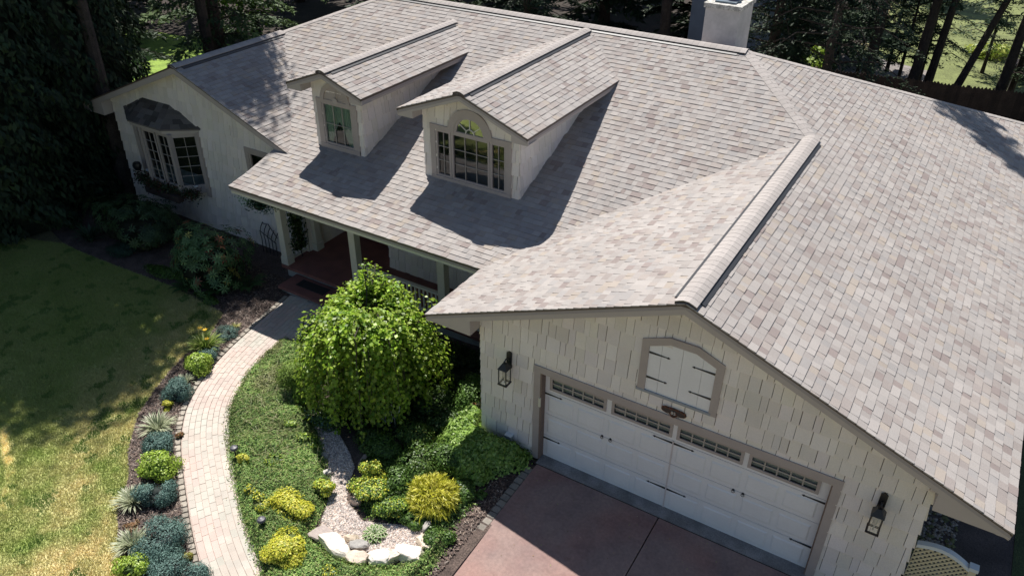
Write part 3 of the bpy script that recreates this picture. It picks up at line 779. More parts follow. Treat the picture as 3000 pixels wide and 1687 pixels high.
# hayloft shutters with a faceted frame
fo = [(3.015, 2.375), (3.02, 3.38), (3.45, 3.545), (3.90, 3.545), (4.325, 3.38), (4.325, 2.375)]
fi = [(3.14, 2.375), (3.14, 3.28), (3.47, 3.42), (3.88, 3.42), (4.205, 3.28), (4.205, 2.375)]
hl = MB()
ctr = [(3.14, 3.28), (3.47, 3.42), (3.88, 3.42), (4.205, 3.28), (4.205, 2.42), (3.14, 2.42)]
hl.prism([(x, -.015, z) for x, z in ctr], (0, .03, 0), (.9, .9, .9)); hl = hl.build('hayloft_door', WHITE, house)
for a, b in ((3.14, 3.34), (3.345, 3.672), (3.678, 3.995), (4.0, 4.205)):
    p = [(a, 2.42), (b, 2.42), (b, 3.5), (a, 3.5)]
    for h in ((-.14 / .33, 1, 3.28 - 3.14 * .14 / .33), (0, 1, 3.42), (.14 / .325, 1, 3.28 + 4.205 * .14 / .325)): p = clip(p, *h)
    MB().prism([(x, -.016, z) for x, z in p], (0, -.014, 0)).build('board', WHITE, hl)
for i in range(5):
    MB().prism([(fo[i][0], 0, fo[i][1]), (fo[i + 1][0], 0, fo[i + 1][1]), (fi[i + 1][0], 0, fi[i + 1][1]), (fi[i][0], 0, fi[i][1])], (0, -.05, 0)).build('frame_board', TRIM, hl)
mb = MB(); mb.box(3.0, 4.24, -.055, 0, 2.375, 2.42); mb.build('sill', mat('grey_sill', (.30, .32, .34), .6), hl)
for a in ((3.145, 3.49, 3.16), (3.145, 3.49, 2.68), (4.2, 3.84, 3.16), (4.2, 3.84, 2.68)): strap(*a, -.031, hl)

# ------------------------------------------------------------------ porch
pf = MB(); pf.box(-7.76, .0, 2.41, 4.75, -.085, 0); pf = pf.build('porch_floor', RED, house)
mb = MB(); mb.box(-7.66, -.01, 2.50, 4.7, -.55, -.085); mb.build('porch_base', GREY, house)
mb = MB(); mb.box(-7.31, -4.75, 1.80, 2.46, -.245, -.17); st = mb.build('step', RED, house)
mb = MB(); mb.box(-7.25, -4.8, 1.86, 2.46, -.55, -.245); mb.build('riser', GREY, st)
for i, x in enumerate((-7.76, -5.37, -2.80)):
    mb = MB(); mb.box(x, x + .19, 2.47, 2.66, 0, 2.14); p_ = mb.build('post', CREAM, house)
    mb = MB(); mb.box(x - .022, x + .212, 2.448, 2.682, .001, .20); mb.box(x - .012, x + .202, 2.458, 2.672, .20, .235); mb.build('plinth', CREAM, p_)
mb = MB(); mb.box(-7.60, -7.45, 3.42, 3.62, 0, 2.35); p_ = mb.build('post', CREAM, house)
mb = MB(); mb.box(-7.61, -7.42, 3.39, 3.65, .001, .22); mb.build('plinth', CREAM, p_)
def railing(a, b, z0=.09, z1=.74):
    a = np.array(a, float); b = np.array(b, float); L = np.linalg.norm(b - a); d = (b - a) / L; n = np.array([-d[1], d[0]])
    def bx(mb, s0, s1, h, zz0, zz1):
        p = [a + d * s0 - n * h, a + d * s1 - n * h, a + d * s1 + n * h, a + d * s0 + n * h]; mb.prism([(q[0], q[1], zz0) for q in p], (0, 0, zz1 - zz0))
    mb = MB(); bx(mb, 0, L, .045, z1 - .05, z1); bx(mb, 0, L, .025, z0, z0 + .05); o = mb.build('railing', CREAM, house)
    k = int(L / .115)
    for i in range(1, k):
        mb = MB(); s = i * L / k; bx(mb, s - .018, s + .018, .018, z0 + .05, z1 - .05); mb.build('baluster', CREAM, o)
railing((-5.17, 2.56), (-2.81, 2.56)); railing((-2.60, 2.56), (-.02, 2.56)); railing((-7.64, 2.67), (-7.64, 3.42), .06, .62)
# trellis above the side railing
tr = MB(); tr.box(-7.66, -7.62, 2.67, 2.70, .6, 2.14); tr.box(-7.66, -7.62, 3.36, 3.39, .6, 2.14); tr = tr.build('trellis', CREAM, house)
for z in (.9, 1.15, 1.4, 1.65, 1.9): MB().box(-7.65, -7.635, 2.68, 3.38, z, z + .022).build('slat', CREAM, tr)
for y in (2.82, 2.96, 3.10, 3.24): MB().box(-7.635, -7.62, y, y + .022, .6, 2.12).build('slat', CREAM, tr)
# ------------------------------------------------------------------ writing
def text(s, size, depth, name, mt, parent, loc, rot, align='CENTER'):
    cu = bpy.data.curves.new('t', 'FONT'); cu.body = s; cu.size = size; cu.extrude = depth; cu.align_x = align; cu.align_y = 'CENTER'; cu.resolution_u = 3
    tmp = bpy.data.objects.new('t', cu); COL.objects.link(tmp); bpy.context.view_layer.update()
    me = bpy.data.meshes.new_from_object(tmp.evaluated_get(bpy.context.evaluated_depsgraph_get())); bpy.data.objects.remove(tmp)
    me.materials.clear(); me.materials.append(mt); me.name = name
    at = me.color_attributes.new('tint', 'FLOAT_COLOR', 'POINT'); at.data.foreach_set('color', [1.0] * 4 * len(me.vertices))
    o = link(me, name, parent); o.location = tuple(np.array(o.location) + np.array(loc)); o.rotation_euler = rot
    return o
BRZ = mat('bronze_edge', (.17, .065, .035), .5, n1=(20, .3)); NUM = mat('pale_number', (.55, .52, .47), .5); GN = mat('grey_number', (.25, .25, .23), .6)
plq = empty('number_plaque', (3.67, -.03, 2.18), 'dark scrolled house number plaque with 85 above the garage door', 'number plaque')
mb = MB()
mb.prism([(3.67 + x, -.03, 2.185 + z) for x, z in [(.0, .07), (.05, .062), (.12, .058), (.17, .05), (.2, .025), (.21, 0), (.2, -.03), (.17, -.052), (.12, -.055), (.075, -.05), (.05, -.09), (.0, -.108), (-.05, -.09), (-.075, -.05), (-.12, -.055), (-.17, -.052), (-.2, -.03), (-.21, 0), (-.2, .025), (-.17, .05), (-.12, .058), (-.05, .062)]], (0, -.02, 0))
mb.build('plate', BLACK, plq)
mb = MB()
for sg in (-1, 1):
    for (a, b, r) in ((.05, .062, .03), (.13, .062, .025), (.185, .045, .016)):
        mb.tube([(3.67 + sg * a + r * math.cos(t) , -.056, 2.185 + b + r * .6 * math.sin(t)) for t in np.linspace(0, 5.2, 12)], .006, 5)
mb.tube([(3.67 + .052 * math.cos(t), -.056, 2.135 + .052 * math.sin(t)) for t in np.linspace(0, 2 * math.pi, 20)], .007, 5)
mb.tube([(3.67 + .2 * math.cos(t), -.056, 2.18 + .06 * math.sin(t)) for t in np.linspace(0, 2 * math.pi, 26)], .004, 5)
mb.build('scrollwork', BRZ, plq)
text('85', .085, .004, 'number', NUM, plq, (3.67, -.06, 2.165), (math.pi / 2, 0, 0))
text('85', .13, .004, 'house_number', GN, house, (-7.665, 2.462, 1.62), (math.pi / 2, 0, 0))

# ------------------------------------------------------------------ lanterns, small fittings
LG = bpy.data.materials.new('lantern_glass'); LG.use_nodes = True; _n = LG.node_tree; _b = _n.nodes['Principled BSDF']
_b.inputs['Base Color'].default_value = (.8, .75, .6, 1); _b.inputs['Roughness'].default_value = .1; _b.inputs['Alpha'].default_value = .22
def lantern(cx, zt, label):
    L = empty('wall_lantern', (cx, 0, zt), label, 'lantern', 'lanterns either side of the garage door')
    mb = MB(); mb.box(cx - .05, cx + .05, -.055, -.024, zt - .34, zt - .02); mb.prism([(cx - .05, -.055, zt - .02), (cx + .05, -.055, zt - .02), (cx, -.055, zt + .02)], (0, .03, 0)); mb.build('back_plate', BLACK, L)
    mb = MB(); mb.tube([(cx, -.05, zt - .18), (cx, -.10, zt - .10), (cx, -.17, zt - .08), (cx, -.2, zt - .12)], .012, 6); mb.tube([(cx + .02 * math.cos(t), -.2, zt - .12 + .02 * math.sin(t)) for t in np.linspace(0, 6.28, 10)], .005, 5); mb.build('arm', BLACK, L)
    c = -.2; zr = zt - .14; mb = MB(); a = .095
    mb.add([(cx - a, c - a, zr - .11), (cx + a, c - a, zr - .11), (cx + a, c + a, zr - .11), (cx - a, c + a, zr - .11), (cx - .03, c - .03, zr), (cx + .03, c - .03, zr), (cx + .03, c + .03, zr), (cx - .03, c + .03, zr)], [(0, 1, 5, 4), (1, 2, 6, 5), (2, 3, 7, 6), (3, 0, 4, 7), (4, 5, 6, 7), (3, 2, 1, 0)]); mb.build('lantern_roof', BLACK, L)
    b = .075; zb = zr - .44; mb = MB()
    for sx in (-1, 1):
        for sy in (-1, 1): mb.box(cx + sx * b - .008, cx + sx * b + .008, c + sy * b - .008, c + sy * b + .008, zb, zr - .11)
    mb.box(cx - .092, cx + .092, c - .092, c - .062, zb - .015, zb + .008); mb.box(cx - .092, cx + .092, c + .062, c + .092, zb - .015, zb + .008)
    mb.box(cx - .092, cx - .062, c - .062, c + .062, zb - .015, zb + .008); mb.box(cx + .062, cx + .092, c - .062, c + .062, zb - .015, zb + .008); mb.build('cage', BLACK, L)
    mb = MB()
    for p in (((-b, -b), (b, -b)), ((b, -b), (b, b)), ((b, b), (-b, b)), ((-b, b), (-b, -b))):
        (x0, y0), (x1, y1) = p; mb.add([(cx + x0, c + y0, zb), (cx + x1, c + y1, zb), (cx + x1, c + y1, zr - .11), (cx + x0, c + y0, zr - .11)], [(0, 1, 2, 3)])
    mb.build('glass', LG, L)
    mb = MB(); mb.lathe([(.012, zb), (.012, zb + .12), (.03, zb + .14), (.034, zb + .19), (.02, zb + .25), (.004, zb + .27)], cx, c, 10); mb.build('bulb', mat('bulb_glass', (.5, .48, .42), .15), L)
lantern(.62, 2.14, 'black wall lantern left of the garage door'); lantern(6.84, 2.14, 'black wall lantern right of the garage door')
mb = MB(); mb.box(1.235, 1.275, -.055, -.03, 1.18, 1.38); o = mb.build('keypad', mat('ivory_plastic', (.62, .60, .48), .5)); tag(o, 'small ivory keypad on the brown left door jamb', 'keypad')
fl = empty('outlet_cover', (.65, -.05, .2), 'grey weatherproof outlet box low on the left garage wall', 'outlet box')
mb = MB(); mb.box(.575, .715, -.12, -.024, .13, .22); mb.build('box', mat('grey_plastic', (.28, .32, .36), .5), fl)
mb = MB(); mb.box(.57, .72, -.13, -.02, .222, .235); mb.build('lid', mat('white_plastic', (.7, .72, .72), .4), fl)
mb = MB(); mb.tube([(.69, -.08, .14), (.72, -.1, .03), (.74, -.1, -.25)], .012, 6); mb.build('conduit', MATS['grey_plastic'], fl)
mb = MB(); mb.box(-6.95, -6.05, 2.06, 2.34, -.169, -.155); o = mb.build('doormat', mat('black_rubber', (.02, .02, .02), .9, n1=(40, .5), bump=(90, .6)))
tag(o, 'black rubber mat lying on the lower red porch step', 'doormat')
ws = empty('wrought_iron_shelf', (-8.9, 3.2, .2), 'black wrought iron scroll rack against the shaded wall left of the porch', 'iron rack')
mb = MB()
for k in range(5):
    x = -9.2 + k * .13
    mb.tube([(x, 3.24, .45 - k * .05), (x + .04, 3.12, .38 - k * .05), (x + .02, 3.08, .2 - k * .03), (x + .08, 3.05, .05), (x + .06, 3.05, -.35)], .012, 5)
mb.build('scroll', BLACK, ws); mb = MB(); mb.tube([(-9.22, 3.22, .42), (-8.95, 3.2, .46), (-8.62, 3.15, .15)], .012, 5); mb.tube([(-9.22, 3.1, .25), (-8.62, 3.08, .02)], .012, 5); mb.build('rail', BLACK, ws)

# ------------------------------------------------------------------ ground
def lawn_tint(x, y):
    n = fbm(x, y, .55, 3); n2 = fbm(x, y, 2.1, 9); n3 = vnoise(x, y, 9, 5)
    dry = np.clip((n * .45 + n2 * .4 + n3 * .15 - .28) * 2.8, 0, 1)[:, None]
    wet = sm(-11.5, -14.5, x - .5 * y)[:, None] * .0
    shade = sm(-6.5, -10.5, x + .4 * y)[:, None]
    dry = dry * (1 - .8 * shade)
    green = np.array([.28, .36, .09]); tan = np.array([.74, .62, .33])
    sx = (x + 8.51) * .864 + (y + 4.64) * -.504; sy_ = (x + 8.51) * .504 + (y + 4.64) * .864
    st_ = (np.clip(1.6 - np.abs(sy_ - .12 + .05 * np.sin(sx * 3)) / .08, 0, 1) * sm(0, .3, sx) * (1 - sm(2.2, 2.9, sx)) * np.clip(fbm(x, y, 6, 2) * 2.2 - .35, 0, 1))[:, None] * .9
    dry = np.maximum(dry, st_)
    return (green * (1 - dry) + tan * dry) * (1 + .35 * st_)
lawnP = [(-40, -60), (60, -60), (60, 8), (60, 60), (-60, 60), (-60, -60)]
sheet('ground', [(-70, -70), (70, -70), (70, 90), (-70, 90)], -.06, mat('ground_green', (.20, .18, .09), .95, n1=(.6, .35), n2=(30, .4), bump=(40, 1)), step=2.0)
lawn = [(-18.5, -1.0), (-14.07, .41), (-13.03, .38), (-11.8, .43), (-9.2, .57), (-7.73, .39), (-7.32, -.36), (-7.15, -1.3), (-6.98, -1.82), (-6.64, -2.56), (-6.4, -3.0), (-6.09, -3.36), (-5.68, -3.78), (-5.06, -4.22), (-4.57, -4.83), (-3.96, -5.25), (-3.31, -5.64), (-2.4, -6.3), (-2.2, -9.5), (-18.5, -9.5)]
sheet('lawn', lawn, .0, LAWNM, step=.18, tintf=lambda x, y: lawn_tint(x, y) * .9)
sheet('forest_floor', [(-60, 5), (-15.5, 5), (-15.2, 16), (0, 17.5), (12, 19), (1, 26), (.3, 45), (0, 90), (-60, 90)], -.02, FLOORM, step=1.2)
sheet('mulch_bed', [(-16, 3.4), (-15.2, .7), *lawn[1:18], (-2.0, -6.5), (1.35, -6.5), (1.35, -.1), (.05, .1), (.05, 3.0), (-.2, 3.9), (-14.7, 3.4)], .004, MULCH, step=.22, bump=.03)
sheet('side_yard', [(7.4, -.5), (9.0, -.5), (9.0, 17), (7.4, 17)], .09, mat('dark_path', (.055, .045, .045), .9, n1=(2, .3), n2=(60, .5), bump=(60, .5)), step=.5)
sheet('grass_strip', [(9.0, -2), (20, -2), (20, 17), (9.0, 17)], .10, mat('grass_dark', (.035, .055, .02), .95, n1=(2, .3), n2=(50, .5), bump=(40, 1)), step=.6)
sheet('back_lawn', [(2.2, 27.3), (13, 24), (22, 30), (20, 70), (-2, 70), (1.5, 33)], .0, mat('back_grass', (.15, .175, .06), .95, n1=(1.0, .35), n2=(18, .35), bump=(30, 1)), step=1.0)
sheet('clearing', [(-34, 9), (-18.5, 8.5), (-19, 13.5), (-24, 16), (-34, 15)], .0, mat('sunny_grass', (.20, .30, .045), .95, n1=(1.5, .3), n2=(18, .35), bump=(30, 1)), step=.8)
sheet('gravel_drive', [(-.5, 24), (3.8, 24.6), (4.6, 27), (4.3, 29.5), (1.2, 30.5), (-1.5, 28)], .012, mat('far_gravel', (.20, .18, .17), .95, n1=(4, .3), n2=(30, .4)), step=.8)

def zdrive(x, y): return -.10 - .028 * np.maximum(0, -np.asarray(y) - .16)
dr = MB()
def slab(x0, x1, y0, y1, name, mt, e=.0, th=.12, par=None):
    mb = MB(); n = 12; zz = [float(zdrive(0, y0 + (y1 - y0) * i / n)) + e for i in range(n + 1)]
    for i in range(n):
        ya = y0 + (y1 - y0) * i / n; yb = y0 + (y1 - y0) * (i + 1) / n
        mb.add([(x0, yb, zz[i + 1]), (x1, yb, zz[i + 1]), (x1, ya, zz[i]), (x0, ya, zz[i]), (x0, yb, zz[i + 1] - th), (x0, ya, zz[i] - th), (x1, yb, zz[i + 1] - th), (x1, ya, zz[i] - th)], [(0, 1, 2, 3), (0, 3, 5, 4), (2, 1, 6, 7)])
    mb.add([(x0, y1, zz[-1]), (x0, y1, zz[-1] - th), (x1, y1, zz[-1] - th), (x1, y1, zz[-1])], [(0, 1, 2, 3)])
    mb.add([(x0, y0, zz[0]), (x1, y0, zz[0]), (x1, y0, zz[0] - th), (x0, y0, zz[0] - th)], [(0, 1, 2, 3)])
    return mb.build(name, mt, par)
base = MB(); base.box(1.31, 8.4, -9.5, .12, -.5, -.40); drv = base.build('driveway', GREY); drv['kind'] = 'structure'
slab(1.31, 3.715, -.175, -9.5, 'slab', CONC, par=drv); slab(3.735, 7.3, -.175, -9.5, 'slab', CONC, par=drv)
mb = MB(); mb.box(1.28, 6.2, -.155, .12, -.3, -.093); mb.build('apron', mat('blue_grey_concrete', (.21, .20, .195), .85, n1=(3, .35), n2=(60, .25), bump=(60, .3)), drv)
mb = MB(); mb.box(1.2, 7.3, -.178, -.15, -.3, -.108, (.3, .3, .3)); mb.build('joint', FLOORM, drv)
def boulder(name, c, sx, sy, sz, seed, mt, col, parent=None, rot=0, flat=.6, n=2):
    r = np.random.RandomState(seed); import bmesh
    bm = bmesh.new(); bmesh.ops.create_icosphere(bm, subdivisions=n, radius=1)
    pl = [(lambda d: (d / np.linalg.norm(d), r.uniform(.62, .85)))(r.normal(size=3) * (1, 1, .6)) for _ in range(9)]
    ca, sa = math.cos(rot), math.sin(rot)
    for v in bm.verts:
        p = np.array(v.co)
        for d, h in pl:
            k = p @ d
            if k > h: p = p - d * (k - h) * .92
        if p[2] > flat: p[2] = flat + (p[2] - flat) * .15
        p = p * (sx, sy, sz) * (1 + .04 * r.normal()); v.co = (c[0] + p[0] * ca - p[1] * sa, c[1] + p[0] * sa + p[1] * ca, c[2] + p[2])
    me = bpy.data.meshes.new(name); bm.to_mesh(me); bm.free(); me.materials.append(mt)
    at = me.color_attributes.new('tint', 'FLOAT_COLOR', 'POINT'); at.data.foreach_set('color', [*col, 1.0] * len(me.vertices))
    return link(me, name, parent)
def block(x, y, zt, ln, wd, c, par, ang):
    c_, s_ = math.cos(ang), math.sin(ang); h = ln / 2 - .005; P4 = [(a * c_ - b * s_, a * s_ + b * c_) for a, b in ((-h, -wd), (0, -wd * 1.08), (h * .95, -wd), (h, wd * .9), (0, wd), (-h * .92, wd))]
    mb = MB(); mb.add([(x + a * .88, y + b * .88, zt) for a, b in P4] + [(x + a, y + b, zt - .012) for a, b in P4] + [(x + a, y + b, zt - .06) for a, b in P4], [tuple(range(6))] + [(6 + j, 6 + (j + 1) % 6, (j + 1) % 6, j) for j in range(6)] + [(12 + j, 12 + (j + 1) % 6, 6 + (j + 1) % 6, 6 + j) for j in range(6)], c); mb.build('edging_stone', STONE, par)
for i in range(19):
    y = -.38 - i * .152; z = float(zdrive(0, y)) - .03; k = rr.uniform(.45, .7) if i < 16 else .9; w_ = rr.uniform(-.008, .008)
    block(1.225 + w_, y, z + .035, .148, .075, (k * .8, k * .77, k * .72), drv, math.pi / 2 + rr.uniform(-.1, .1))
    if i > 5: block(1.075 + w_, y + .03, z + .02, .14, .068, (k * .7, k * .67, k * .62), drv, math.pi / 2 + rr.uniform(-.15, .15))

# path: curved band of brick pavers
LP = np.array([(-6.90, 1.80), (-6.75, .95), (-6.62, .2), (-6.5, -.45), (-6.3, -1.15), (-6.12, -1.6), (-5.9, -2.05), (-5.66, -2.42), (-5.3, -2.80), (-4.96, -3.12), (-4.4, -3.53), (-3.83, -3.92), (-3.45, -4.18), (-3.04, -4.45), (-2.58, -4.73), (-2.13, -4.97), (-1.5, -5.26), (-.9, -5.5)])
def resample(P, n):
    d = np.r_[0, np.cumsum(np.linalg.norm(np.diff(P, axis=0), axis=1))]
    t = np.linspace(0, d[-1], 400); Q = np.c_[np.interp(t, d, P[:, 0]), np.interp(t, d, P[:, 1])]
    ker = np.hanning(61); ker /= ker.sum(); R_ = Q.copy()
    for k in range(2): pad = np.r_[2 * Q[0, k] - Q[30:0:-1, k], Q[:, k], 2 * Q[-1, k] - Q[-2:-32:-1, k]]; R_[:, k] = np.convolve(pad, ker, 'valid')
    d = np.r_[0, np.cumsum(np.linalg.norm(np.diff(R_, axis=0), axis=1))]; t = np.linspace(0, d[-1], n)
    return np.c_[np.interp(t, d, R_[:, 0]), np.interp(t, d, R_[:, 1])], d[-1]
LC, LEN = resample(LP, 300)
TG = np.gradient(LC, axis=0); TG /= np.linalg.norm(TG, axis=1)[:, None]; NG = np.c_[-TG[:, 1], TG[:, 0]]   # left of travel = +x side
def pathpt(s, w_):
    s = np.clip(s / LEN, 0, 1) * 299; i = int(min(s, 298)); f = s - i; p = LC[i] * (1 - f) + LC[i + 1] * f; n = NG[i] * (1 - f) + NG[i + 1] * f
    return p + n * w_
W = 1.22
pp = [tuple(pathpt(s, -.02)) for s in np.linspace(0, LEN, 60)] + [tuple(pathpt(s, W + .02)) for s in np.linspace(LEN, 0, 60)]
path = sheet('path', pp, .02, MORT, step=.2)
cols = 11; bw = W / cols; PV = []
for c_ in range(cols):
    k = 1 - (c_ + .5) * bw * .18; s = rr.uniform(-.2, 0) + (.10 if c_ % 2 else 0)
    while s < LEN:
        ln = .205 * rr.uniform(.97, 1.03) * (1.0); e = .0035
        a, b = max(s, 0) + e, min(s + ln, LEN) - e
        if b - a > .05:
            q = [pathpt(a, c_ * bw + e), pathpt(b, c_ * bw + e), pathpt(b, (c_ + 1) * bw - e), pathpt(a, (c_ + 1) * bw - e)]
            h = .042 + rr.uniform(-.003, .003); zc = float(g(q[0][0], q[0][1])); top = [(p[0], p[1], zc + h) for p in q]; bt = [(p[0], p[1], zc + .01) for p in q]
            cc = np.mean(top, axis=0); U, V, _z = proj(cc); vis = -20 < U[0] < 3020 and -20 < V[0] < 1707
            t = rr.random(); nn = float(fbm(cc[0], cc[1], 1.1, 21))
            col = (1.04, .985, .965) if t < .5 else ((1.0, .985, .975) if t < .8 else (.98, 1.0, .98))
            if nn > .5: col = (col[0] * .93, col[1] * 1.03, col[2] * 1.02)
            kk = rr.uniform(.93, 1.06); col = tuple(x * kk for x in col)
            PV.append((np.linalg.norm(cc - CAM) + (0 if vis else 1000), top + bt, [(0, 1, 2, 3), (1, 0, 4, 5), (2, 1, 5, 6), (3, 2, 6, 7), (0, 3, 7, 4)], col))
        s += ln
place_pieces(PV, 'brick_paver', 'brick_pavers', PAVE, path)
s = .05; i = 0
while s < LEN:
    wd = rr.uniform(.12, .18); p = pathpt(s + wd / 2, -.085); i += 1
    j = min(298, int((s + wd / 2) / LEN * 299)); ang = math.atan2(TG[j][1], TG[j][0]); k = rr.uniform(.7, 1.0)
    k *= .72; zt = float(g(p[0], p[1])) + .035; c_, s_ = math.cos(ang), math.sin(ang); hw_ = wd / 2 - .006; P4 = [(a * c_ - b * s_, a * s_ + b * c_) for a, b in ((-hw_, -.05), (-hw_ * .2, -.066), (hw_ * .9, -.052), (hw_, .045), (0, .06), (-hw_ * .9, .05))]
    mb = MB(); mb.add([(p[0] + a * .88, p[1] + b * .88, zt) for a, b in P4] + [(p[0] + a, p[1] + b, zt - .014) for a, b in P4] + [(p[0] + a, p[1] + b, zt - .05) for a, b in P4], [tuple(range(6))] + [(6 + j, 6 + (j + 1) % 6, (j + 1) % 6, j) for j in range(6)] + [(12 + j, 12 + (j + 1) % 6, 6 + (j + 1) % 6, 6 + j) for j in range(6)], (k, k * .95, k * .86)); mb.build('edging_stone', STONE, path)
    s += wd
# ------------------------------------------------------------------ foliage tools
def unit(v): return v / (np.linalg.norm(v, axis=-1, keepdims=True) + 1e-9)
def leaves(name, P, Nn, size, tint, material, aspect=.5, parent=None, dirs=None, fold=.25, rs=RS):
    """one folded diamond leaf per point: P centre, Nn normal"""
    n = len(P); Nn = unit(Nn); size = np.broadcast_to(size, (n,))[:, None]
    d = rs.normal(size=(n, 3)) if dirs is None else dirs
    d = unit(d - Nn * np.sum(d * Nn, axis=1, keepdims=True)); s = np.cross(Nn, d)
    a = P - d * size * .5; b = P + s * size * aspect * .5 + Nn * size * fold * .5; c = P + d * size * .5; e = P - s * size * aspect * .5 + Nn * size * fold * .5
    V = np.stack([a, e, c, b], axis=1).reshape(-1, 3)
    return bulk(name, V, 4, tint, material, parent)
def tints(n, cols, var=.18, rs=RS, w=None):
    cols = np.array(cols); i = rs.choice(len(cols), n, p=w); return cols[i] * rs.uniform(1 - var, 1 + var, (n, 1))
def lump_pts(c, r, n, lumps=10, shell=.35, rs=RS, flatbot=True):
    """points in a lumpy ellipsoid shell; c centre, r radii"""
    c = np.array(c, float); r = np.array(r, float)
    ld = unit(rs.normal(size=(lumps, 3))); lc = ld * rs.uniform(.38, .72, (lumps, 1)); lr = rs.uniform(.30, .52, lumps)
    k = rs.randint(0, lumps, n); d = unit(rs.normal(size=(n, 3))); rad = lr[k][:, None] * (1 - shell * rs.random_sample((n, 1)) ** 1.5)
    p = lc[k] + d * rad + rs.normal(0, .045, (n, 3)); nn = unit(d * .7 + unit(p) * .6)
    if flatbot: keep = p[:, 2] > -.75
    else: keep = np.ones(n, bool)
    keep &= np.linalg.norm(p, axis=1) > .45
    return c + p[keep] * r, nn[keep], p[keep]
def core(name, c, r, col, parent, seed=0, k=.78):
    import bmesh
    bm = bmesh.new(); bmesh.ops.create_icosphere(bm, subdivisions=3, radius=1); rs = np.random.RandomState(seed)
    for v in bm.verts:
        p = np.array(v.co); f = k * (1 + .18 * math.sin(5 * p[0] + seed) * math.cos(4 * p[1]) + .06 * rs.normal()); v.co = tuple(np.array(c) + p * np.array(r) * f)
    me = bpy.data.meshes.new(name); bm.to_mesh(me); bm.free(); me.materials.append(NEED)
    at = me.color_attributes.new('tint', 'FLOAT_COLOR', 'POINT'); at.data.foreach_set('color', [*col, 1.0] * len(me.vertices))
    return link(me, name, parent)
def gz(x, y): return float(g(x, y)) + .01
def shrub(name, label, cat, x, y, r, h, n, size, cols, aspect=.5, lumps=12, up=.35, group=None, material=None, fold=.25, corecol=None, shell=.35, z=None, w=None, droop=0):
    material = material or LEAF; z = gz(x, y) if z is None else z
    o = empty(name, (x, y, z), label, cat, group); rx, ry = (r if isinstance(r, tuple) else (r, r))
    c = (x, y, z + h * .45); R_ = (rx, ry, h * .62)
    P, Nn, q = lump_pts(c, R_, n, lumps, shell); keep = P[:, 2] > z + .01; P = P[keep]; Nn = Nn[keep]; q = q[keep]
    Nn = Nn + np.array([0, 0, up]) + RS.normal(size=Nn.shape) * .35
    leaves('foliage', P, Nn, RS.uniform(.7, 1.25, len(P)) * size, tints(len(P), cols, w=w), material, aspect, o, fold=fold)
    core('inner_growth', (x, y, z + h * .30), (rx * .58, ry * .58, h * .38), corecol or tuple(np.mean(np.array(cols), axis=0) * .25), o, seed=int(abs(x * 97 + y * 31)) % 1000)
    mb = MB()
    for k in range(4):
        a = k * 1.7 + x; mb.tube([(x, y, z - .05), (x + .2 * rx * math.cos(a), y + .2 * ry * math.sin(a), z + h * .3), (x + .5 * rx * math.cos(a), y + .5 * ry * math.sin(a), z + h * .6)], [.018, .012, .005], 5)
    mb.build('stem', BARK, o)
    return o
def tuft(name, label, x, y, r, h, n, cols, wd=.014, group=None, edge=None, flowers=None, cat='grass clump'):
    z = gz(x, y); o = empty(name, (x, y, z), label, cat, group); V = []; T = []
    for i in range(n):
        a = RS.uniform(0, 2 * math.pi); lean = RS.uniform(.15, 1.0) ** .8; L = h * RS.uniform(.7, 1.25); d = np.array([math.cos(a), math.sin(a), 0]); s = np.array([-d[1], d[0], 0]) * wd * RS.uniform(.7, 1.2)
        b0 = np.array([x, y, z]) + d * RS.uniform(0, .18 * r); pts = []
        for t in (0, .35, .7, 1.0): pts.append(b0 + d * (lean * r * t ** 1.2) + np.array([0, 0, L * (t - .62 * lean * t * t)]))
        c = np.array(cols[RS.randint(len(cols))]) * RS.uniform(.85, 1.15)
        ws = (.6, 1, .8, .08)
        for j in range(3):
            if edge is not None:
                for (u0, u1, cc) in ((-1, -.35, edge), (-.35, .35, c), (.35, 1, edge)):
                    V += [pts[j] + s * ws[j] * u0, pts[j] + s * ws[j] * u1, pts[j + 1] + s * ws[j + 1] * u1, pts[j + 1] + s * ws[j + 1] * u0]; T.append(cc)
            else: V += [pts[j] - s * ws[j], pts[j] + s * ws[j], pts[j + 1] + s * ws[j + 1], pts[j + 1] - s * ws[j + 1]]; T.append(c)
    bulk('blades', np.array(V), 4, np.array(T), LEAF, o)
    if flowers:
        for fx, fy, fz in flowers:
            mb = MB()
            for k in range(6):
                a = k * math.pi / 3; d = np.array([math.cos(a), math.sin(a), .45]); s = np.array([-math.sin(a), math.cos(a), 0]) * .02; c0 = np.array([fx, fy, fz])
                mb.add([c0, c0 + d * .03 + s, c0 + d * .065, c0 + d * .03 - s], [(0, 1, 2, 3)], (.75, .48, .03))
            mb.tube([(fx, fy, fz), (x + (fx - x) * .4, y + (fy - y) * .4, z + .05)], .004, 4, (.12, .2, .04)); mb.build('flower', LEAF, o)
    return o

# ------------------------------------------------------------------ bed along the path
BLUE = [(.10, .19, .16), (.14, .24, .21), (.075, .14, .12), (.19, .30, .26)]
LIME = [(.32, .46, .05), (.40, .54, .08), (.22, .34, .04), (.46, .58, .12)]
GREEN = [(.07, .14, .025), (.10, .19, .035), (.14, .25, .05), (.05, .10, .022)]
LIR = [(.16, .22, .09), (.22, .28, .13)]; LEDGE = np.array([.52, .54, .38])
YEL = [(.62, .58, .06), (.52, .54, .05), (.70, .66, .10), (.38, .44, .05)]
def mound(label, x, y, r, h, n=9000, group='dwarf blue spruces in the bed along the path'):
    return shrub('dwarf_blue_spruce', label, 'dwarf spruce', x, y, r, h, n, .034, BLUE, .38, lumps=16, material=NEED, corecol=(.012, .022, .02), group=group, shell=.3, up=.2)
mound('tight blue-green spruce mound beside the upper bend of the brick path', -6.12, -2.2, .36, .36)
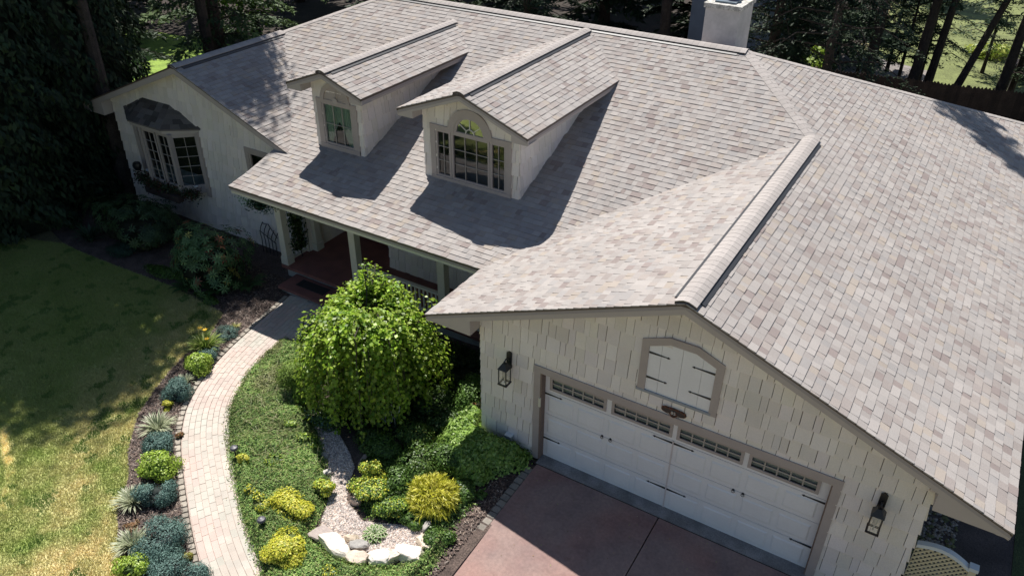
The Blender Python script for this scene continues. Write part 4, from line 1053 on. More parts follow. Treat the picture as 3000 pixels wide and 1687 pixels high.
mound('blue-green spruce just above the lime bush, half hidden behind it', -5.2, -3.45, .38, .30)
mound('blue-green spruce mound below the lime bush, beside a striped grass clump', -4.15, -4.32, .38, .38)
mound('large lumpy blue-green spruce near the bottom of the path', -3.2, -4.92, .50, .42, 14000)
mound('low spreading blue-green spruce at the bottom edge of the bed', -2.68, -5.25, .44, .30)
mound('small blue-green spruce at the very bottom beside the path edge', -2.2, -5.12, .26, .26, 5000)
mound('small dark blue spruce tucked under the yellow daylily', -6.62, -1.02, .26, .26, 5000)
def lime(label, x, y, r, h, n=5200): return shrub('golden_spirea', label, 'shrub', x, y, r, h, n, .048, LIME, .6, lumps=13, corecol=(.05, .09, .015), group='lime green spireas in the bed along the path')
lime('bright lime green bush between two blue-green spruces', -4.72, -3.82, .42, .42); lime('lime green bush in front of the yellow daylily', -6.5, -1.38, .36, .42); lime('lime green bush at the bottom left of the bed', -3.15, -5.55, .3, .36, 3500)
shrub('golden_spirea', 'small yellow-green plant on bare mulch below the round blue spruce', 'shrub', -6.02, -2.58, .15, .16, 900, .035, YEL, .6, lumps=6, group='lime green spireas in the bed along the path')
shrub('golden_spirea', 'little olive-yellow plant on the stone edging near the bottom of the path', 'shrub', -2.66, -4.9, .13, .12, 700, .035, [(.3, .32, .06), (.25, .2, .06)], .6, lumps=6, group='lime green spireas in the bed along the path')
G2 = 'striped lilyturf clumps in the bed along the path'
tuft('lilyturf', 'wide striped grass clump above the second blue spruce', -5.66, -3.12, .42, .34, 150, LIR, .013, G2, LEDGE)
tuft('lilyturf', 'striped grass clump at the lawn side of the blue spruce mound', -4.45, -4.6, .36, .34, 130, LIR, .013, G2, LEDGE)
tuft('lilyturf', 'pale dry striped grass clump left of the largest blue spruce', -3.62, -5.2, .38, .34, 120, LIR, .014, G2, LEDGE)
tuft('lilyturf', 'small whitish striped grass clump below the lime bush at the top', -6.36, -1.85, .24, .24, 70, LIR, .011, G2, LEDGE * 1.1)
tuft('lilyturf', 'tiny yellow striped tuft beside the edging stones near the porch', -7.02, .12, .16, .16, 40, [(.3, .32, .1)], .012, G2, np.array([.6, .58, .25]))
tuft('daylily', 'arching green daylily with yellow flowers at the top of the bed', -6.95, -.82, .46, .45, 190, [(.16, .25, .04), (.22, .32, .06), (.3, .36, .1)], .012, None, None, [(-7.12, -.72, .12), (-6.95, -.72, .14), (-6.72, -.88, .08)], cat='daylily')
shrub('juniper', 'low blue-grey juniper at the shaded top end of the bed', 'juniper', -7.0, -.2, (.36, .30), .16, 5000, .035, BLUE + [(.12, .15, .1)], .3, material=NEED, corecol=(.015, .02, .018))
shrub('heuchera', 'rusty orange dried plant beside the path edging', 'plant', -5.12, -3.02, .12, .10, 300, .05, [(.3, .12, .05), (.35, .2, .1), (.12, .12, .05)], .7, lumps=5)
shrub('heuchera', 'tan dried plant between the blue spruces at the lawn edge', 'plant', -4.0, -4.98, .16, .09, 300, .05, [(.35, .2, .1), (.3, .22, .12)], .4, lumps=5)

# ------------------------------------------------------------------ bed in front of the left wing
RHO = [(.055, .10, .04), (.04, .08, .03), (.075, .13, .055), (.03, .06, .02)]
def rhodo(label, x, y, r, h, n, cols=RHO, w=None):
    o = empty('rhododendron', (x, y, gz(x, y)), label, 'rhododendron'); z = gz(x, y)
    P, Nn, q = lump_pts((x, y, z + h * .45), (r[0], r[1], h * .6), n // 7, 14, .3); keep = P[:, 2] > z + .1; P = P[keep]; Nn = unit(Nn[keep] + (0, 0, .5))
    # whorls of seven long leaves
    k = len(P); A = np.repeat(P, 7, axis=0); An = np.repeat(Nn, 7, axis=0); ph = np.tile(np.arange(7) * 2 * math.pi / 7, k) + np.repeat(RS.uniform(0, 6, k), 7)
    t1 = unit(np.cross(An, np.array([.3, .9, .1]))); t2 = np.cross(An, t1); d = unit(t1 * np.cos(ph)[:, None] + t2 * np.sin(ph)[:, None] + An * RS.uniform(-.1, .35, (len(A), 1)))
    T = np.repeat(tints(k, cols, .25, w=w), 7, axis=0) * RS.uniform(.85, 1.15, (len(A), 1)); sz = RS.uniform(.10, .15, len(A))
    leaves('foliage', A + d * sz[:, None] * .55, An * .9 + d * .1, sz, T, LEAF, .3, o, dirs=d, fold=.15)
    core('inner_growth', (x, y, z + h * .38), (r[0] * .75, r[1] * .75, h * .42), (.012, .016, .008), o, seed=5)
    mb = MB()
    for i in range(7):
        a = i * .9; mb.tube([(x, y, z), (x + .25 * r[0] * math.cos(a), y + .25 * r[1] * math.sin(a), z + h * .3), (x + .6 * r[0] * math.cos(a), y + .6 * r[1] * math.sin(a), z + h * .7)], [.03, .022, .01], 6)
    mb.build('stem', BARK, o); return o
rhodo('large rhododendron with some reddish brown leaves left of the porch', -9.15, 1.3, (1.3, 1.0), 1.55, 7000, [(.11, .20, .08), (.08, .16, .06), (.15, .26, .11), (.06, .12, .04), (.26, .10, .05), (.48, .45, .12)], [.27, .25, .22, .14, .08, .04])
rhodo('dark rhododendron under the bay window', -12.5, 1.6, (1.8, .95), 1.35, 7600)
shrub('juniper', 'low dark juniper at the lawn edge below the dark rhododendron', 'juniper', -12.3, .95, (.6, .35), .28, 5000, .05, [(.03, .065, .04), (.045, .09, .06)], .3, material=NEED)
shrub('rhododendron', 'low bronze shrub in deep shade in front of the bay window', 'shrub', -12.0, 1.35, (.7, .4), .45, 2400, .06, [(.06, .05, .02), (.05, .07, .02)], .45)
tuft('yucca', 'spiky dark green clump under the tall hedge trees', -13.6, .9, .5, .6, 60, [(.05, .09, .05)], .03, cat='yucca')
def fern(label, x, y, r, n):
    z = gz(x, y); o = empty('fern', (x, y, z), label, 'fern', 'ferns beside the porch steps'); Vv = []; T = []
    for i in range(n):
        a = i * 2 * math.pi / n + RS.uniform(-.2, .2); d = np.array([math.cos(a), math.sin(a), 0]); s = np.array([-d[1], d[0], 0]); L = r * RS.uniform(.8, 1.15)
        for k in range(2, 22):
            t = k / 22; p = np.array([x, y, z]) + d * L * t + np.array([0, 0, .42 * r * math.sin(t * 2.2)]); wl = .16 * r * math.sin(math.pi * min(1, t * .9 + .12)) ** .8
            for sg in (-1, 1):
                q = p + s * sg * wl + d * .02; c = np.array((.05, .11, .03)) * RS.uniform(.8, 1.3); Vv += [p - d * .012, p + d * .012, q + d * .008, q - d * .004]; T.append(c)
    bulk('fronds', np.array(Vv), 4, np.array(T), LEAF, o); return o
fern('fern at the foot of the steps, nearest the porch corner', -8.05, 1.5, .48, 11); fern('fern in front of the large rhododendron', -8.55, .95, .45, 11); fern('fern furthest left along the shaded bed edge', -9.35, .62, .4, 10)
shrub('groundcover', 'low dark leafy plants along the shaded lawn edge', 'ground cover', -10.3, .85, (.8, .3), .18, 2600, .05, GREEN, .6)
shrub('groundcover', 'small bright-edged leafy plant where the bed meets the lawn', 'ground cover', -8.6, .55, (.5, .2), .12, 1200, .05, GREEN + [(.16, .22, .05)], .6)
# vine on the trellis, hanging basket, window box
vo = empty('climbing_vine', (-7.6, 3.0, 0), 'dark leafy vine climbing the trellis at the porch end', 'vine')
n = 1500; P = np.c_[-7.60 + RS.normal(0, .05, n), RS.normal(2.98, .13, n), RS.uniform(.25, 2.1, n)]; leaves('foliage', P, RS.normal(size=(n, 3)) + (.8, -.4, .2), RS.uniform(.06, .1, n), tints(n, [(.03, .06, .02), (.05, .09, .03)]), LEAF, .8, vo)
mb = MB(); mb.tube([(-7.58, 3.0, 0), (-7.6, 2.93, .6), (-7.58, 3.05, 1.2), (-7.6, 2.9, 1.8)], .014, 5); mb.build('stem', BARK, vo)
hb = empty('hanging_basket', (-7.55, 1.95, 1.95), 'dark green hanging plant under the left end of the porch eave', 'hanging basket')
n = 900; P = np.array([-7.55, 1.9, 2.04]) + RS.normal(size=(n, 3)) * (.24, .12, .07); leaves('foliage', P, RS.normal(size=(n, 3)) + (0, 0, .5), RS.uniform(.05, .09, n), tints(n, [(.03, .08, .045), (.04, .1, .06)]), LEAF, .35, hb)
mb = MB(); mb.lathe([(.05, 1.86), (.14, 1.92), (.15, 1.99)], -7.55, 1.9, 14, (.6, .5, .4)); mb.build('pot', BARK, hb)
mb = MB(); mb.tube([(-7.55, 1.9, 2.0), (-7.55, 1.9, 2.36)], .006, 4); mb.build('chain', BLACK, hb)
wb = empty('window_box', (-12.4, 2.6, .8), 'window box with trailing dark plants below the bay window', 'window box')
mb = MB(); mb.box(-13.0, -11.6, 2.52, 2.70, .66, .84); mb.build('box', mat('dark_wood', (.05, .035, .03), .8), wb)
n = 2200; P = np.c_[RS.uniform(-13.7, -11.15, n), RS.normal(2.62, .1, n), .88 + RS.normal(0, .09, n)]; P[:, 1] += np.abs(P[:, 0] + 12.4) * .18; leaves('foliage', P, RS.normal(size=(n, 3)) + (0, -.3, .6), RS.uniform(.05, .09, n), tints(n, [(.03, .06, .03), (.05, .08, .03), (.09, .03, .02)]), LEAF, .5, wb)
rd = boulder('hanging_pot', (-13.72, 2.9, 1.15), .16, .12, .17, 3, BLACK, (1, 1, 1)); tag(rd, 'dark round bird feeder hanging at the left side of the bay window', 'bird feeder')

# ------------------------------------------------------------------ bed between path and garage
def cover(name, label, poly, n, h, size, cols, aspect, material=None, seed=0, under=(.02, .03, .012), up=1.0, freq=2.2, w=None, tfun=None, kindstuff=True, dome=0, dirs=None):
    xs = [p[0] for p in poly]; ys = [p[1] for p in poly]; X = []; Y = []
    while len(X) < n:
        a = RS.uniform(min(xs), max(xs), n * 2); b = RS.uniform(min(ys), max(ys), n * 2); k = inpoly(a, b, poly); X = np.r_[X, a[k]]; Y = np.r_[Y, b[k]]
    X = X[:n]; Y = Y[:n]
    def bd(x, y):
        m_ = np.full(np.shape(x), 9.0)
        for i in range(len(poly)):
            (x0, y0), (x1, y1) = poly[i], poly[(i + 1) % len(poly)]; dx, dy = x1 - x0, y1 - y0; t = np.clip(((x - x0) * dx + (y - y0) * dy) / (dx * dx + dy * dy + 1e-9), 0, 1)
            m_ = np.minimum(m_, np.hypot(x - x0 - t * dx, y - y0 - t * dy))
        return m_
    H = lambda x, y: (.12 + .88 * sm(-.04, .22 + .0 * h, bd(x, y) * (.6 + .9 * fbm(x, y, 5, 77)))) * h * (.45 + .75 * fbm(x, y, freq, seed) + .35 * fbm(x, y, freq * 3.5, seed + 7))
    zz = H(X, Y); e = .02; gx = (H(X + e, Y) - H(X - e, Y)) / (2 * e); gy = (H(X, Y + e) - H(X, Y - e)) / (2 * e)
    Nn = np.c_[-gx, -gy, np.ones(n) * up] + RS.normal(size=(n, 3)) * .45
    Z = g(X, Y) + zz * (1 - .25 * RS.random_sample(n)) + .01
    ed_ = (bd(X, Y) < .12)[:, None] * RS.normal(0, .045, (n, 2)); X = X + ed_[:, 0]; Y = Y + ed_[:, 1]
    o = sheet(name, poly, 0, NEED, step=.10, zf=lambda x, y: g(x, y) + H(x, y) * .72, tintf=lambda x, y: np.tile(np.array(under), (len(x), 1)), kind='stuff')
    T = tints(n, cols, .2, w=w)
    if tfun is not None: T = tfun(X, Y, T)
    f = leaves('foliage', np.c_[X, Y, Z], Nn, RS.uniform(.7, 1.3, n) * size, T, material or LEAF, aspect, o, dirs=dirs)
    f['kind'] = 'stuff'; o['label'] = label
    return o
JUN = [(.15, .27, .06), (.22, .35, .08), (.10, .19, .05), (.28, .40, .12), (.28, .30, .11)]
jp = [(-5.72, .35), (-5.0, .45), (-4.3, -.2), (-3.7, -1.0), (-3.15, -1.35), (-2.75, -1.65), (-2.2, -2.05), (-1.75, -2.45), (-1.5, -2.8), (-1.3, -3.3), (-1.15, -3.62), (-.5, -3.72), (.1, -3.58), (.55, -3.3), (.75, -2.95), (.62, -2.4), (.95, -2.3), (1.0, -3.1), (.95, -4.6), (.6, -6.3), (-.6, -6.3), (-.75, -5.0), (-1.05, -4.72), (-1.45, -4.42), (-2.1, -4.05), (-2.55, -3.8), (-3.0, -3.5), (-3.5, -3.15), (-4.0, -2.8), (-4.55, -2.32), (-4.95, -1.9), (-5.2, -1.45), (-5.45, -1.0), (-5.6, -.4)]
def jt(x, y, T):
    k = fbm(x, y, 1.6, 44)[:, None]; dry = np.clip((fbm(x, y, 2.7, 46) - .46) * 5, 0, 1)[:, None] * sm(-2.5, -4.5, x)[:, None]
    T = T * (.5 + 1.0 * k); return T * (1 - .6 * dry) + np.array([.24, .22, .11]) * .6 * dry
cover('creeping_juniper', 'carpet of creeping juniper between the brick path and the gravel bed', jp, 100000, .22, .05, JUN, .3, NEED, 2, under=(.035, .06, .018), tfun=jt, freq=3.4)
n = 500; k = RS.uniform(0, 1, n); X = -4.9 + 2.3 * k + RS.normal(0, .35, n); Y = -1.0 - 1.6 * k + RS.normal(0, .35, n)
gp = []
for x, y in zip(X, Y):
    if inpoly(np.array([x]), np.array([y]), jp)[0]: gp.append((x, y))
V = []; T = []
for x, y in gp:
    a = RS.uniform(0, 6.28); d = np.array([math.cos(a), math.sin(a), 0]); z = gz(x, y) + .15; L = RS.uniform(.12, .35); s = np.array([-d[1], d[0], 0]) * .004
    p0 = np.array([x, y, z]); p1 = p0 + d * L * .5 + (0, 0, L * .35); p2 = p0 + d * L + (0, 0, L * .2)
    V += [p0 - s, p0 + s, p1 + s, p1 - s, p1 - s, p1 + s, p2 + s * .3, p2 - s * .3]; T += [(.33, .33, .16)] * 2
o = bulk('stray_grass', np.array(V), 4, np.array(T), LEAF); tag(o, 'thin straw-coloured grass growing through the juniper carpet', kind='stuff')
# clumps of yellow sedum in the juniper
def patch(label, x, y, r, h, n, cols, size=.035, name='yellow_sedum', cat='sedum', grp='yellow sedum patches in the garden bed', asp=.8, lumps=9): return shrub(name, label, cat, x, y, r, h, n, size, cols, asp, lumps=lumps, up=.7, group=grp, corecol=(.10, .13, .025), z=gz(x, y) + (.12 if name == 'yellow_sedum' else 0))
patch('largest bright yellow sedum mound left of the rock edging', -1.2, -3.98, (.46, .46), .34, 8500, YEL)
patch('yellow sedum drift above the bright mound', -1.75, -3.3, (.55, .34), .28, 6000, YEL); patch('yellow sedum patch touching the left side of the gravel', -1.62, -2.72, (.22, .22), .24, 2200, YEL + LIME)
patch('yellow sedum patch between the two path lights', -2.35, -3.55, (.26, .2), .22, 1800, YEL + GREEN); patch('small yellow sedum patch beside the upper path light', -3.42, -2.92, (.15, .12), .2, 900, YEL)
patch('small yellow sedum near the path edge above the lower path light', -2.72, -3.4, (.14, .12), .2, 700, YEL + GREEN)
patch('yellow-green sedum mass right of the gravel strip', -.80, -2.32, (.42, .38), .30, 4600, YEL + LIME + GREEN); patch('greener sedum clump above the hosta', -.30, -2.5, (.36, .28), .26, 3400, LIME + GREEN + GREEN + YEL[:1])
patch('yellow-lime spirea mound at the upper right of the gravel', -1.02, -2.02, (.30, .26), .38, 2800, LIME + YEL)
patch('lime green clump at the upper left rim of the gravel', -2.75, -1.95, (.26, .2), .2, 1500, LIME + GREEN); patch('lime green clump below the feathery cypress', -3.35, -1.75, (.2, .16), .18, 1000, LIME + GREEN); patch('olive sedum patch in the middle of the juniper carpet', -2.95, -2.65, (.28, .18), .18, 1300, GREEN + YEL[3:] + LIME[:1])
patch('small yellow sedum in front of the rocks', -.25, -4.05, (.16, .13), .16, 700, YEL + GREEN); patch('tiny yellow sedum at the bottom edge of the bed', -.35, -4.6, (.22, .12), .16, 700, YEL + GREEN)
# gravel
GP = [(-3.5, -1.1), (-3.0, -1.05), (-2.4, -1.4), (-1.95, -1.65), (-1.62, -1.9), (-1.42, -2.3), (-1.2, -2.6), (-.6, -2.85), (.0, -2.6), (.5, -2.45), (.68, -2.75), (.35, -3.15), (-.3, -3.38), (-1.0, -3.5), (-1.2, -3.25), (-1.5, -2.75), (-1.95, -2.3), (-2.6, -1.9), (-3.4, -1.5)]
gb = sheet('gravel_bed', GP, .03, GRAVM, step=.12, tintf=lambda x, y: np.tile(np.array([.7, .67, .63]), (len(x), 1)))
n = 15000; a = RS.uniform(-3.5, .7, n * 3); b = RS.uniform(-3.5, -.8, n * 3); k = inpoly(a, b, GP); a = a[k][:n]; b = b[k][:n]; n = len(a)
oc = np.array([(1, 0, 0), (0, 1, 0), (-1, 0, 0), (0, -1, 0), (0, 0, 1)]); sc = RS.uniform(.010, .024, (n, 1)) * RS.uniform(.7, 1.25, (n, 3)); sc[:, 2] *= .7
ang = RS.uniform(0, 6.28, n); c_, s_ = np.cos(ang), np.sin(ang); base_ = np.c_[a, b, g(a, b) + .035]
vv = []
for q in oc:
    p = sc * q; x_ = p[:, 0] * c_ - p[:, 1] * s_; y_ = p[:, 0] * s_ + p[:, 1] * c_; vv.append(base_ + np.c_[x_, y_, p[:, 2]])
vv = np.stack(vv, 1); tri = np.concatenate([vv[:, [0, 1, 4]], vv[:, [1, 2, 4]], vv[:, [2, 3, 4]], vv[:, [3, 0, 4]]], 1).reshape(-1, 3)
T = np.repeat(tints(n, [(1.45, 1.4, 1.35), (1.2, 1.14, 1.08), (.8, .76, .76), (1.0, .85, .75), (.6, .58, .58), (1.3, 1.28, 1.25)], .12), 4, axis=0)
gs = bulk('pebbles', tri, 3, T, GRAVM, gb); gs['kind'] = 'stuff'
ROCKS = [('grey-mauve flat rock at the left end of the rock edging', -1.02, -3.42, .20, .14, .10, (.62, .56, .56), .3), ('largest white rock of the curved rock edging', -.62, -3.52, .32, .15, .14, (1.25, 1.2, 1.12), -.1),
 ('small tan rock behind the largest white rock', -.50, -3.25, .11, .08, .09, (.85, .75, .62), .2), ('grey slate rock behind the white rocks left of the hosta', -.30, -3.3, .14, .10, .10, (.55, .56, .57), .4),
 ('tan wedge rock between the two big white rocks', -.12, -3.52, .17, .13, .12, (.95, .85, .76), .5), ('chalk white rock in the middle of the curved edging', .18, -3.32, .19, .13, .14, (1.35, 1.32, 1.28), .5),
 ('narrow pale rock leaning on the chalk white one', .36, -3.22, .12, .08, .13, (1.15, 1.05, .98), 1.0), ('rounded white rock at the right of the edging', .56, -3.02, .22, .14, .14, (1.3, 1.25, 1.2), .35),
 ('cream angular rock at the right end of the edging', .66, -2.70, .17, .15, .12, (1.1, 1.0, .86), .9), ('small upright grey rock above the cream one', .46, -2.42, .06, .11, .10, (.6, .6, .6), .3),
 ('pinkish rock among the sedum beside the gravel', -1.0, -2.55, .10, .08, .08, (1.0, .82, .72), .2), ('pale rock at the left edge of the shaded gravel', -1.95, -2.28, .08, .07, .09, (.85, .86, .85), .3),
 ('grey rock at the shaded top of the gravel', -2.3, -1.95, .09, .06, .07, (.6, .6, .6), .1), ('brownish rock at the right of the shaded gravel', -1.55, -1.7, .08, .12, .09, (.6, .5, .45), .3)]
for i, (lab, x, y, sx, sy, sz, c, rot) in enumerate(ROCKS): tag(boulder('rock', (x, y, gz(x, y) + sz * .55), sx * 1.28, sy * 1.3, sz * 1.15, 300 + i, STONE, tuple(q * 1.15 for q in c), None, rot, flat=.55, n=3), lab, 'rock', 'rocks edging the gravel bed')
# hosta
def hosta(label, x, y, r, n, name='hosta'):
    z = gz(x, y) + .05; o = empty(name, (x, y, z), label, 'hosta'); V = []; T = []
    for i in range(n):
        a = i * 2.4; t = (i + 1) / n; d = np.array([math.cos(a), math.sin(a), 0]); s = np.array([-d[1], d[0], 0]); L = r * (.55 + .5 * t); el = .9 * (1 - t) + .15
        ctr = [np.array([x, y, z]) + d * L * u * math.cos(el * (1 - u * .6)) + np.array([0, 0, L * (math.sin(el) * u - .35 * u * u)]) for u in (.15, .4, .7, 1.0)]; ws = np.array((.25, 1, .85, .02)) * L * .26
        for j in range(3):
            for u0, u1, c in ((-1, -.6, (.62, .62, .45)), (-.6, 0, (.15, .26, .07)), (0, .6, (.12, .22, .06)), (.6, 1, (.62, .62, .45))):
                f = lambda k, u: ctr[k] + s * ws[k] * u + np.array([0, 0, abs(u) * ws[k] * .35]); V += [f(j, u0), f(j, u1), f(j + 1, u1), f(j + 1, u0)]; T.append(c)
    bulk('leaves', np.array(V), 4, np.array(T), LEAF, o)
hosta('variegated hosta with cream leaf edges in the gravel', -.22, -2.98, .25, 34); 
# yellow thread cypress
def threadcyp(name, label, x, y, r, h, n, cols):
    z = gz(x, y); o = empty(name, (x, y, z), label, 'false cypress'); V = []; T = []
    for i in range(n):
        d = unit(RS.normal(size=3) * (1, 1, .75)); d[2] = abs(d[2]) * .9 + .02; c0 = np.array([x, y, z + h * .35]) + d * (r, r, h * .6) * RS.uniform(.35, .8) * (1 + .28 * math.sin(4 * math.atan2(d[1], d[0]) + 3 * d[2]) * math.cos(5 * d[2] + d[0] * 4)); L = RS.uniform(.10, .2); dd = unit(d + RS.normal(size=3) * .35); c = np.array(cols[RS.randint(len(cols))]) * RS.uniform(.8, 1.2)
        s = unit(np.cross(dd, RS.normal(size=3))) * .007; p1 = c0 + dd * L * .6; p2 = c0 + dd * L - np.array([0, 0, L * .35]); V += [c0 - s, c0 + s, p1 + s, p1 - s, p1 - s, p1 + s, p2 + s * .3, p2 - s * .3]; T += [c * .8, c]
        for q in (p1, c0 + dd * L * .35):
            s2 = unit(np.cross(dd, s)); e2 = q + (s2 * RS.choice([-1, 1]) + dd) * .045; V += [q - s, q + s, e2 + s * .3, e2 - s * .3]; T.append(c * 1.05)
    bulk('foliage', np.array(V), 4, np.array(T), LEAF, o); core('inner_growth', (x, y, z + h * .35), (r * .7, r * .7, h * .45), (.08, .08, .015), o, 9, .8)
threadcyp('golden_cypress', 'bright yellow thread-leaf cypress near the driveway', .22, -1.95, .46, .52, 3400, [(.55, .54, .05), (.64, .62, .08), (.40, .42, .05), (.70, .66, .15)])
shrub('dark_shrub', 'dark green rounded shrub behind the yellow cypress', 'shrub', -.5, -1.35, .50, .50, 6500, .045, GREEN + [(.12, .18, .04)], .6, lumps=14)
shrub('dark_shrub', 'olive shrub with yellow tips below the weeping tree', 'shrub', -1.0, -.75, (.45, .4), .5, 3800, .045, GREEN + [(.24, .28, .05)], .6)
shrub('dark_shrub', 'dark leafy shrub at the edge of the shaded gravel', 'shrub', -1.35, -1.35, (.42, .36), .4, 4200, .045, GREEN, .6); shrub('dark_shrub', 'dense dark shrub in the shadow right of the weeping tree', 'shrub', -.55, .75, (.45, .7), .6, 6000, .05, GREEN[:3], .6)
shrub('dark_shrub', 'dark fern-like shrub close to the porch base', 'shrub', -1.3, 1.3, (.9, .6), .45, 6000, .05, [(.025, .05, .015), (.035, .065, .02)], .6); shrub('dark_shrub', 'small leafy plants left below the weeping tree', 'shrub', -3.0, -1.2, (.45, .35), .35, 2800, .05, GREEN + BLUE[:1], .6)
shrub('thread_cypress', 'lime green feathery cypress left of the weeping tree', 'false cypress', -3.95, -.7, (.50, .62), .95, 15000, .05, [(.16, .25, .04), (.21, .31, .05), (.12, .2, .035)], .28, lumps=14, material=NEED, corecol=(.03, .05, .01))
shrub('dark_shrub', 'dark yew beside the path next to the porch step', 'shrub', -4.85, .75, (.40, .4), .5, 3600, .05, [(.04, .07, .02), (.06, .09, .02), (.2, .24, .05)], .35, w=[.5, .35, .15])
patch('reddish yellow barberry at the path bend by the porch', -5.15, .15, (.40, .22), .22, 1800, [(.34, .22, .10), (.40, .34, .12), (.25, .28, .08), (.35, .16, .1)], .035, 'barberry', 'barberry', None)
patch('small dark green seedling on the mulch by the driveway edge', .85, -1.35, (.12, .10), .12, 350, GREEN + [(.14, .24, .04)], .05, 'seedling', 'plant', None)
# fill of leafy plants round the weeping tree
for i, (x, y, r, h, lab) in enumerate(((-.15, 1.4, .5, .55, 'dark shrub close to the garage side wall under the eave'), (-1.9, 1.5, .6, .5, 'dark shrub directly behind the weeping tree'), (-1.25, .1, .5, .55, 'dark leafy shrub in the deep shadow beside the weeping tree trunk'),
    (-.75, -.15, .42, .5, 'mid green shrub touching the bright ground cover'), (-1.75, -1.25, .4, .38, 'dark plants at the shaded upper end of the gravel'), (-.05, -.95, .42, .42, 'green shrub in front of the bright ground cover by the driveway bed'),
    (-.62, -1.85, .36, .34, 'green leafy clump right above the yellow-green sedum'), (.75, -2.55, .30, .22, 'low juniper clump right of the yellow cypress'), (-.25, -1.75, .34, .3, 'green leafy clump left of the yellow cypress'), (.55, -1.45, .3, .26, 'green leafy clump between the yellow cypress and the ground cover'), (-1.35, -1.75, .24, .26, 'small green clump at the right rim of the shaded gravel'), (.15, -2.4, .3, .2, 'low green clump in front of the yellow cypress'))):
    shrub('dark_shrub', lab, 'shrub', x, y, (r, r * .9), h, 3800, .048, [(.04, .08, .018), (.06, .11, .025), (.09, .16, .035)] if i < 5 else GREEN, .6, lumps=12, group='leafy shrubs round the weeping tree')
cover('leafy_groundcover', 'mixed low green plants between the gravel and the yellow cypress', [(-1.35, -1.95), (-1.6, -1.6), (-1.2, -1.0), (-.6, -.8), (0, -1.2), (.4, -1.38), (.85, -1.5), (.8, -2.35), (.5, -2.42), (0, -2.5), (-.6, -2.72), (-1.05, -2.5)], 9000, .15, .045, GREEN + [(.22, .32, .06)], .6, None, 15, under=(.02, .035, .01))
# pachysandra
pc = [(-.62, .55), (-.05, .35), (-.02, -.04), (1.10, -.06), (1.15, -.40), (1.0, -.62), (.75, -.85), (.75, -1.15), (.35, -1.3), (.05, -1.15), (-.3, -.95), (-.65, -.6), (-.75, -.1)]
cover('pachysandra', 'leafy bright green ground cover along the foot of the garage wall', pc, 13000, .42, .07, [(.22, .36, .06), (.30, .46, .09), (.15, .27, .05), (.38, .53, .15)], .5, None, 5, under=(.02, .035, .01))
sc_ = [(-3.3, 2.2), (-.1, 2.3), (-.1, .5), (-.7, .5), (-.85, -.5), (-1.9, -1.2), (-2.9, -1.0), (-3.6, -.3)]
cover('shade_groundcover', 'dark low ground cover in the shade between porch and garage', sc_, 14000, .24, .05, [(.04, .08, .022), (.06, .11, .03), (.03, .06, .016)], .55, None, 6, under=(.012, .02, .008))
shrub('maple_seedling', 'tiny maple seedling with pale orange tip above the ground cover', 'seedling', -.42, .42, .14, .5, 60, .12, [(.24, .28, .16), (.3, .34, .2), (.5, .2, .08)], .8, lumps=4)
# path lights
def light(label, x, y):
    z = gz(x, y); o = empty('path_light', (x, y, z), label, 'path light', 'mushroom path lights by the brick path')
    MB().lathe([(.016, z - .05), (.016, z + .27)], x, y, 10).build('stake', BLACK, o)
    MB().lathe([(.03, z + .24), (.035, z + .27), (.075, z + .275), (.078, z + .30), (.06, z + .325), (.02, z + .335)], x, y, 18, (3.2, 3.2, 3.6)).build('cap', BLACK, o)
light('upper black mushroom path light in the juniper', -3.72, -2.86); light('lower black mushroom path light near the bottom of the path', -1.98, -3.83)
# wire ornament
wo = empty('wire_ornament', (-2.1, -.9, .0), 'white wire butterfly ornament below the weeping tree', 'garden ornament'); z0 = gz(-1.75, -.75)
WIRE = mat('white_wire', (.65, .65, .62), .4)
for (x, z, r, r2) in ((-1.95, .30, .11, .08), (-1.72, .33, .11, .10), (-1.62, .62, .05, .08), (-1.50, .70, .10, .12), (-1.55, .50, .07, .07)):
    mb = MB(); mb.tube([(x + r * math.cos(t), -.75 + .3 * r * math.sin(t), z0 + z + r2 * math.sin(t)) for t in np.linspace(0, 2 * math.pi, 22)], .006, 5); mb.build('ring', WIRE, wo)
mb = MB(); mb.tube([(-1.8, -.75, z0), (-1.78, -.75, z0 + .35)], .006, 5); mb.tube([(-1.55, -.75, z0), (-1.56, -.75, z0 + .7)], .006, 5); mb.build('stake', WIRE, wo)

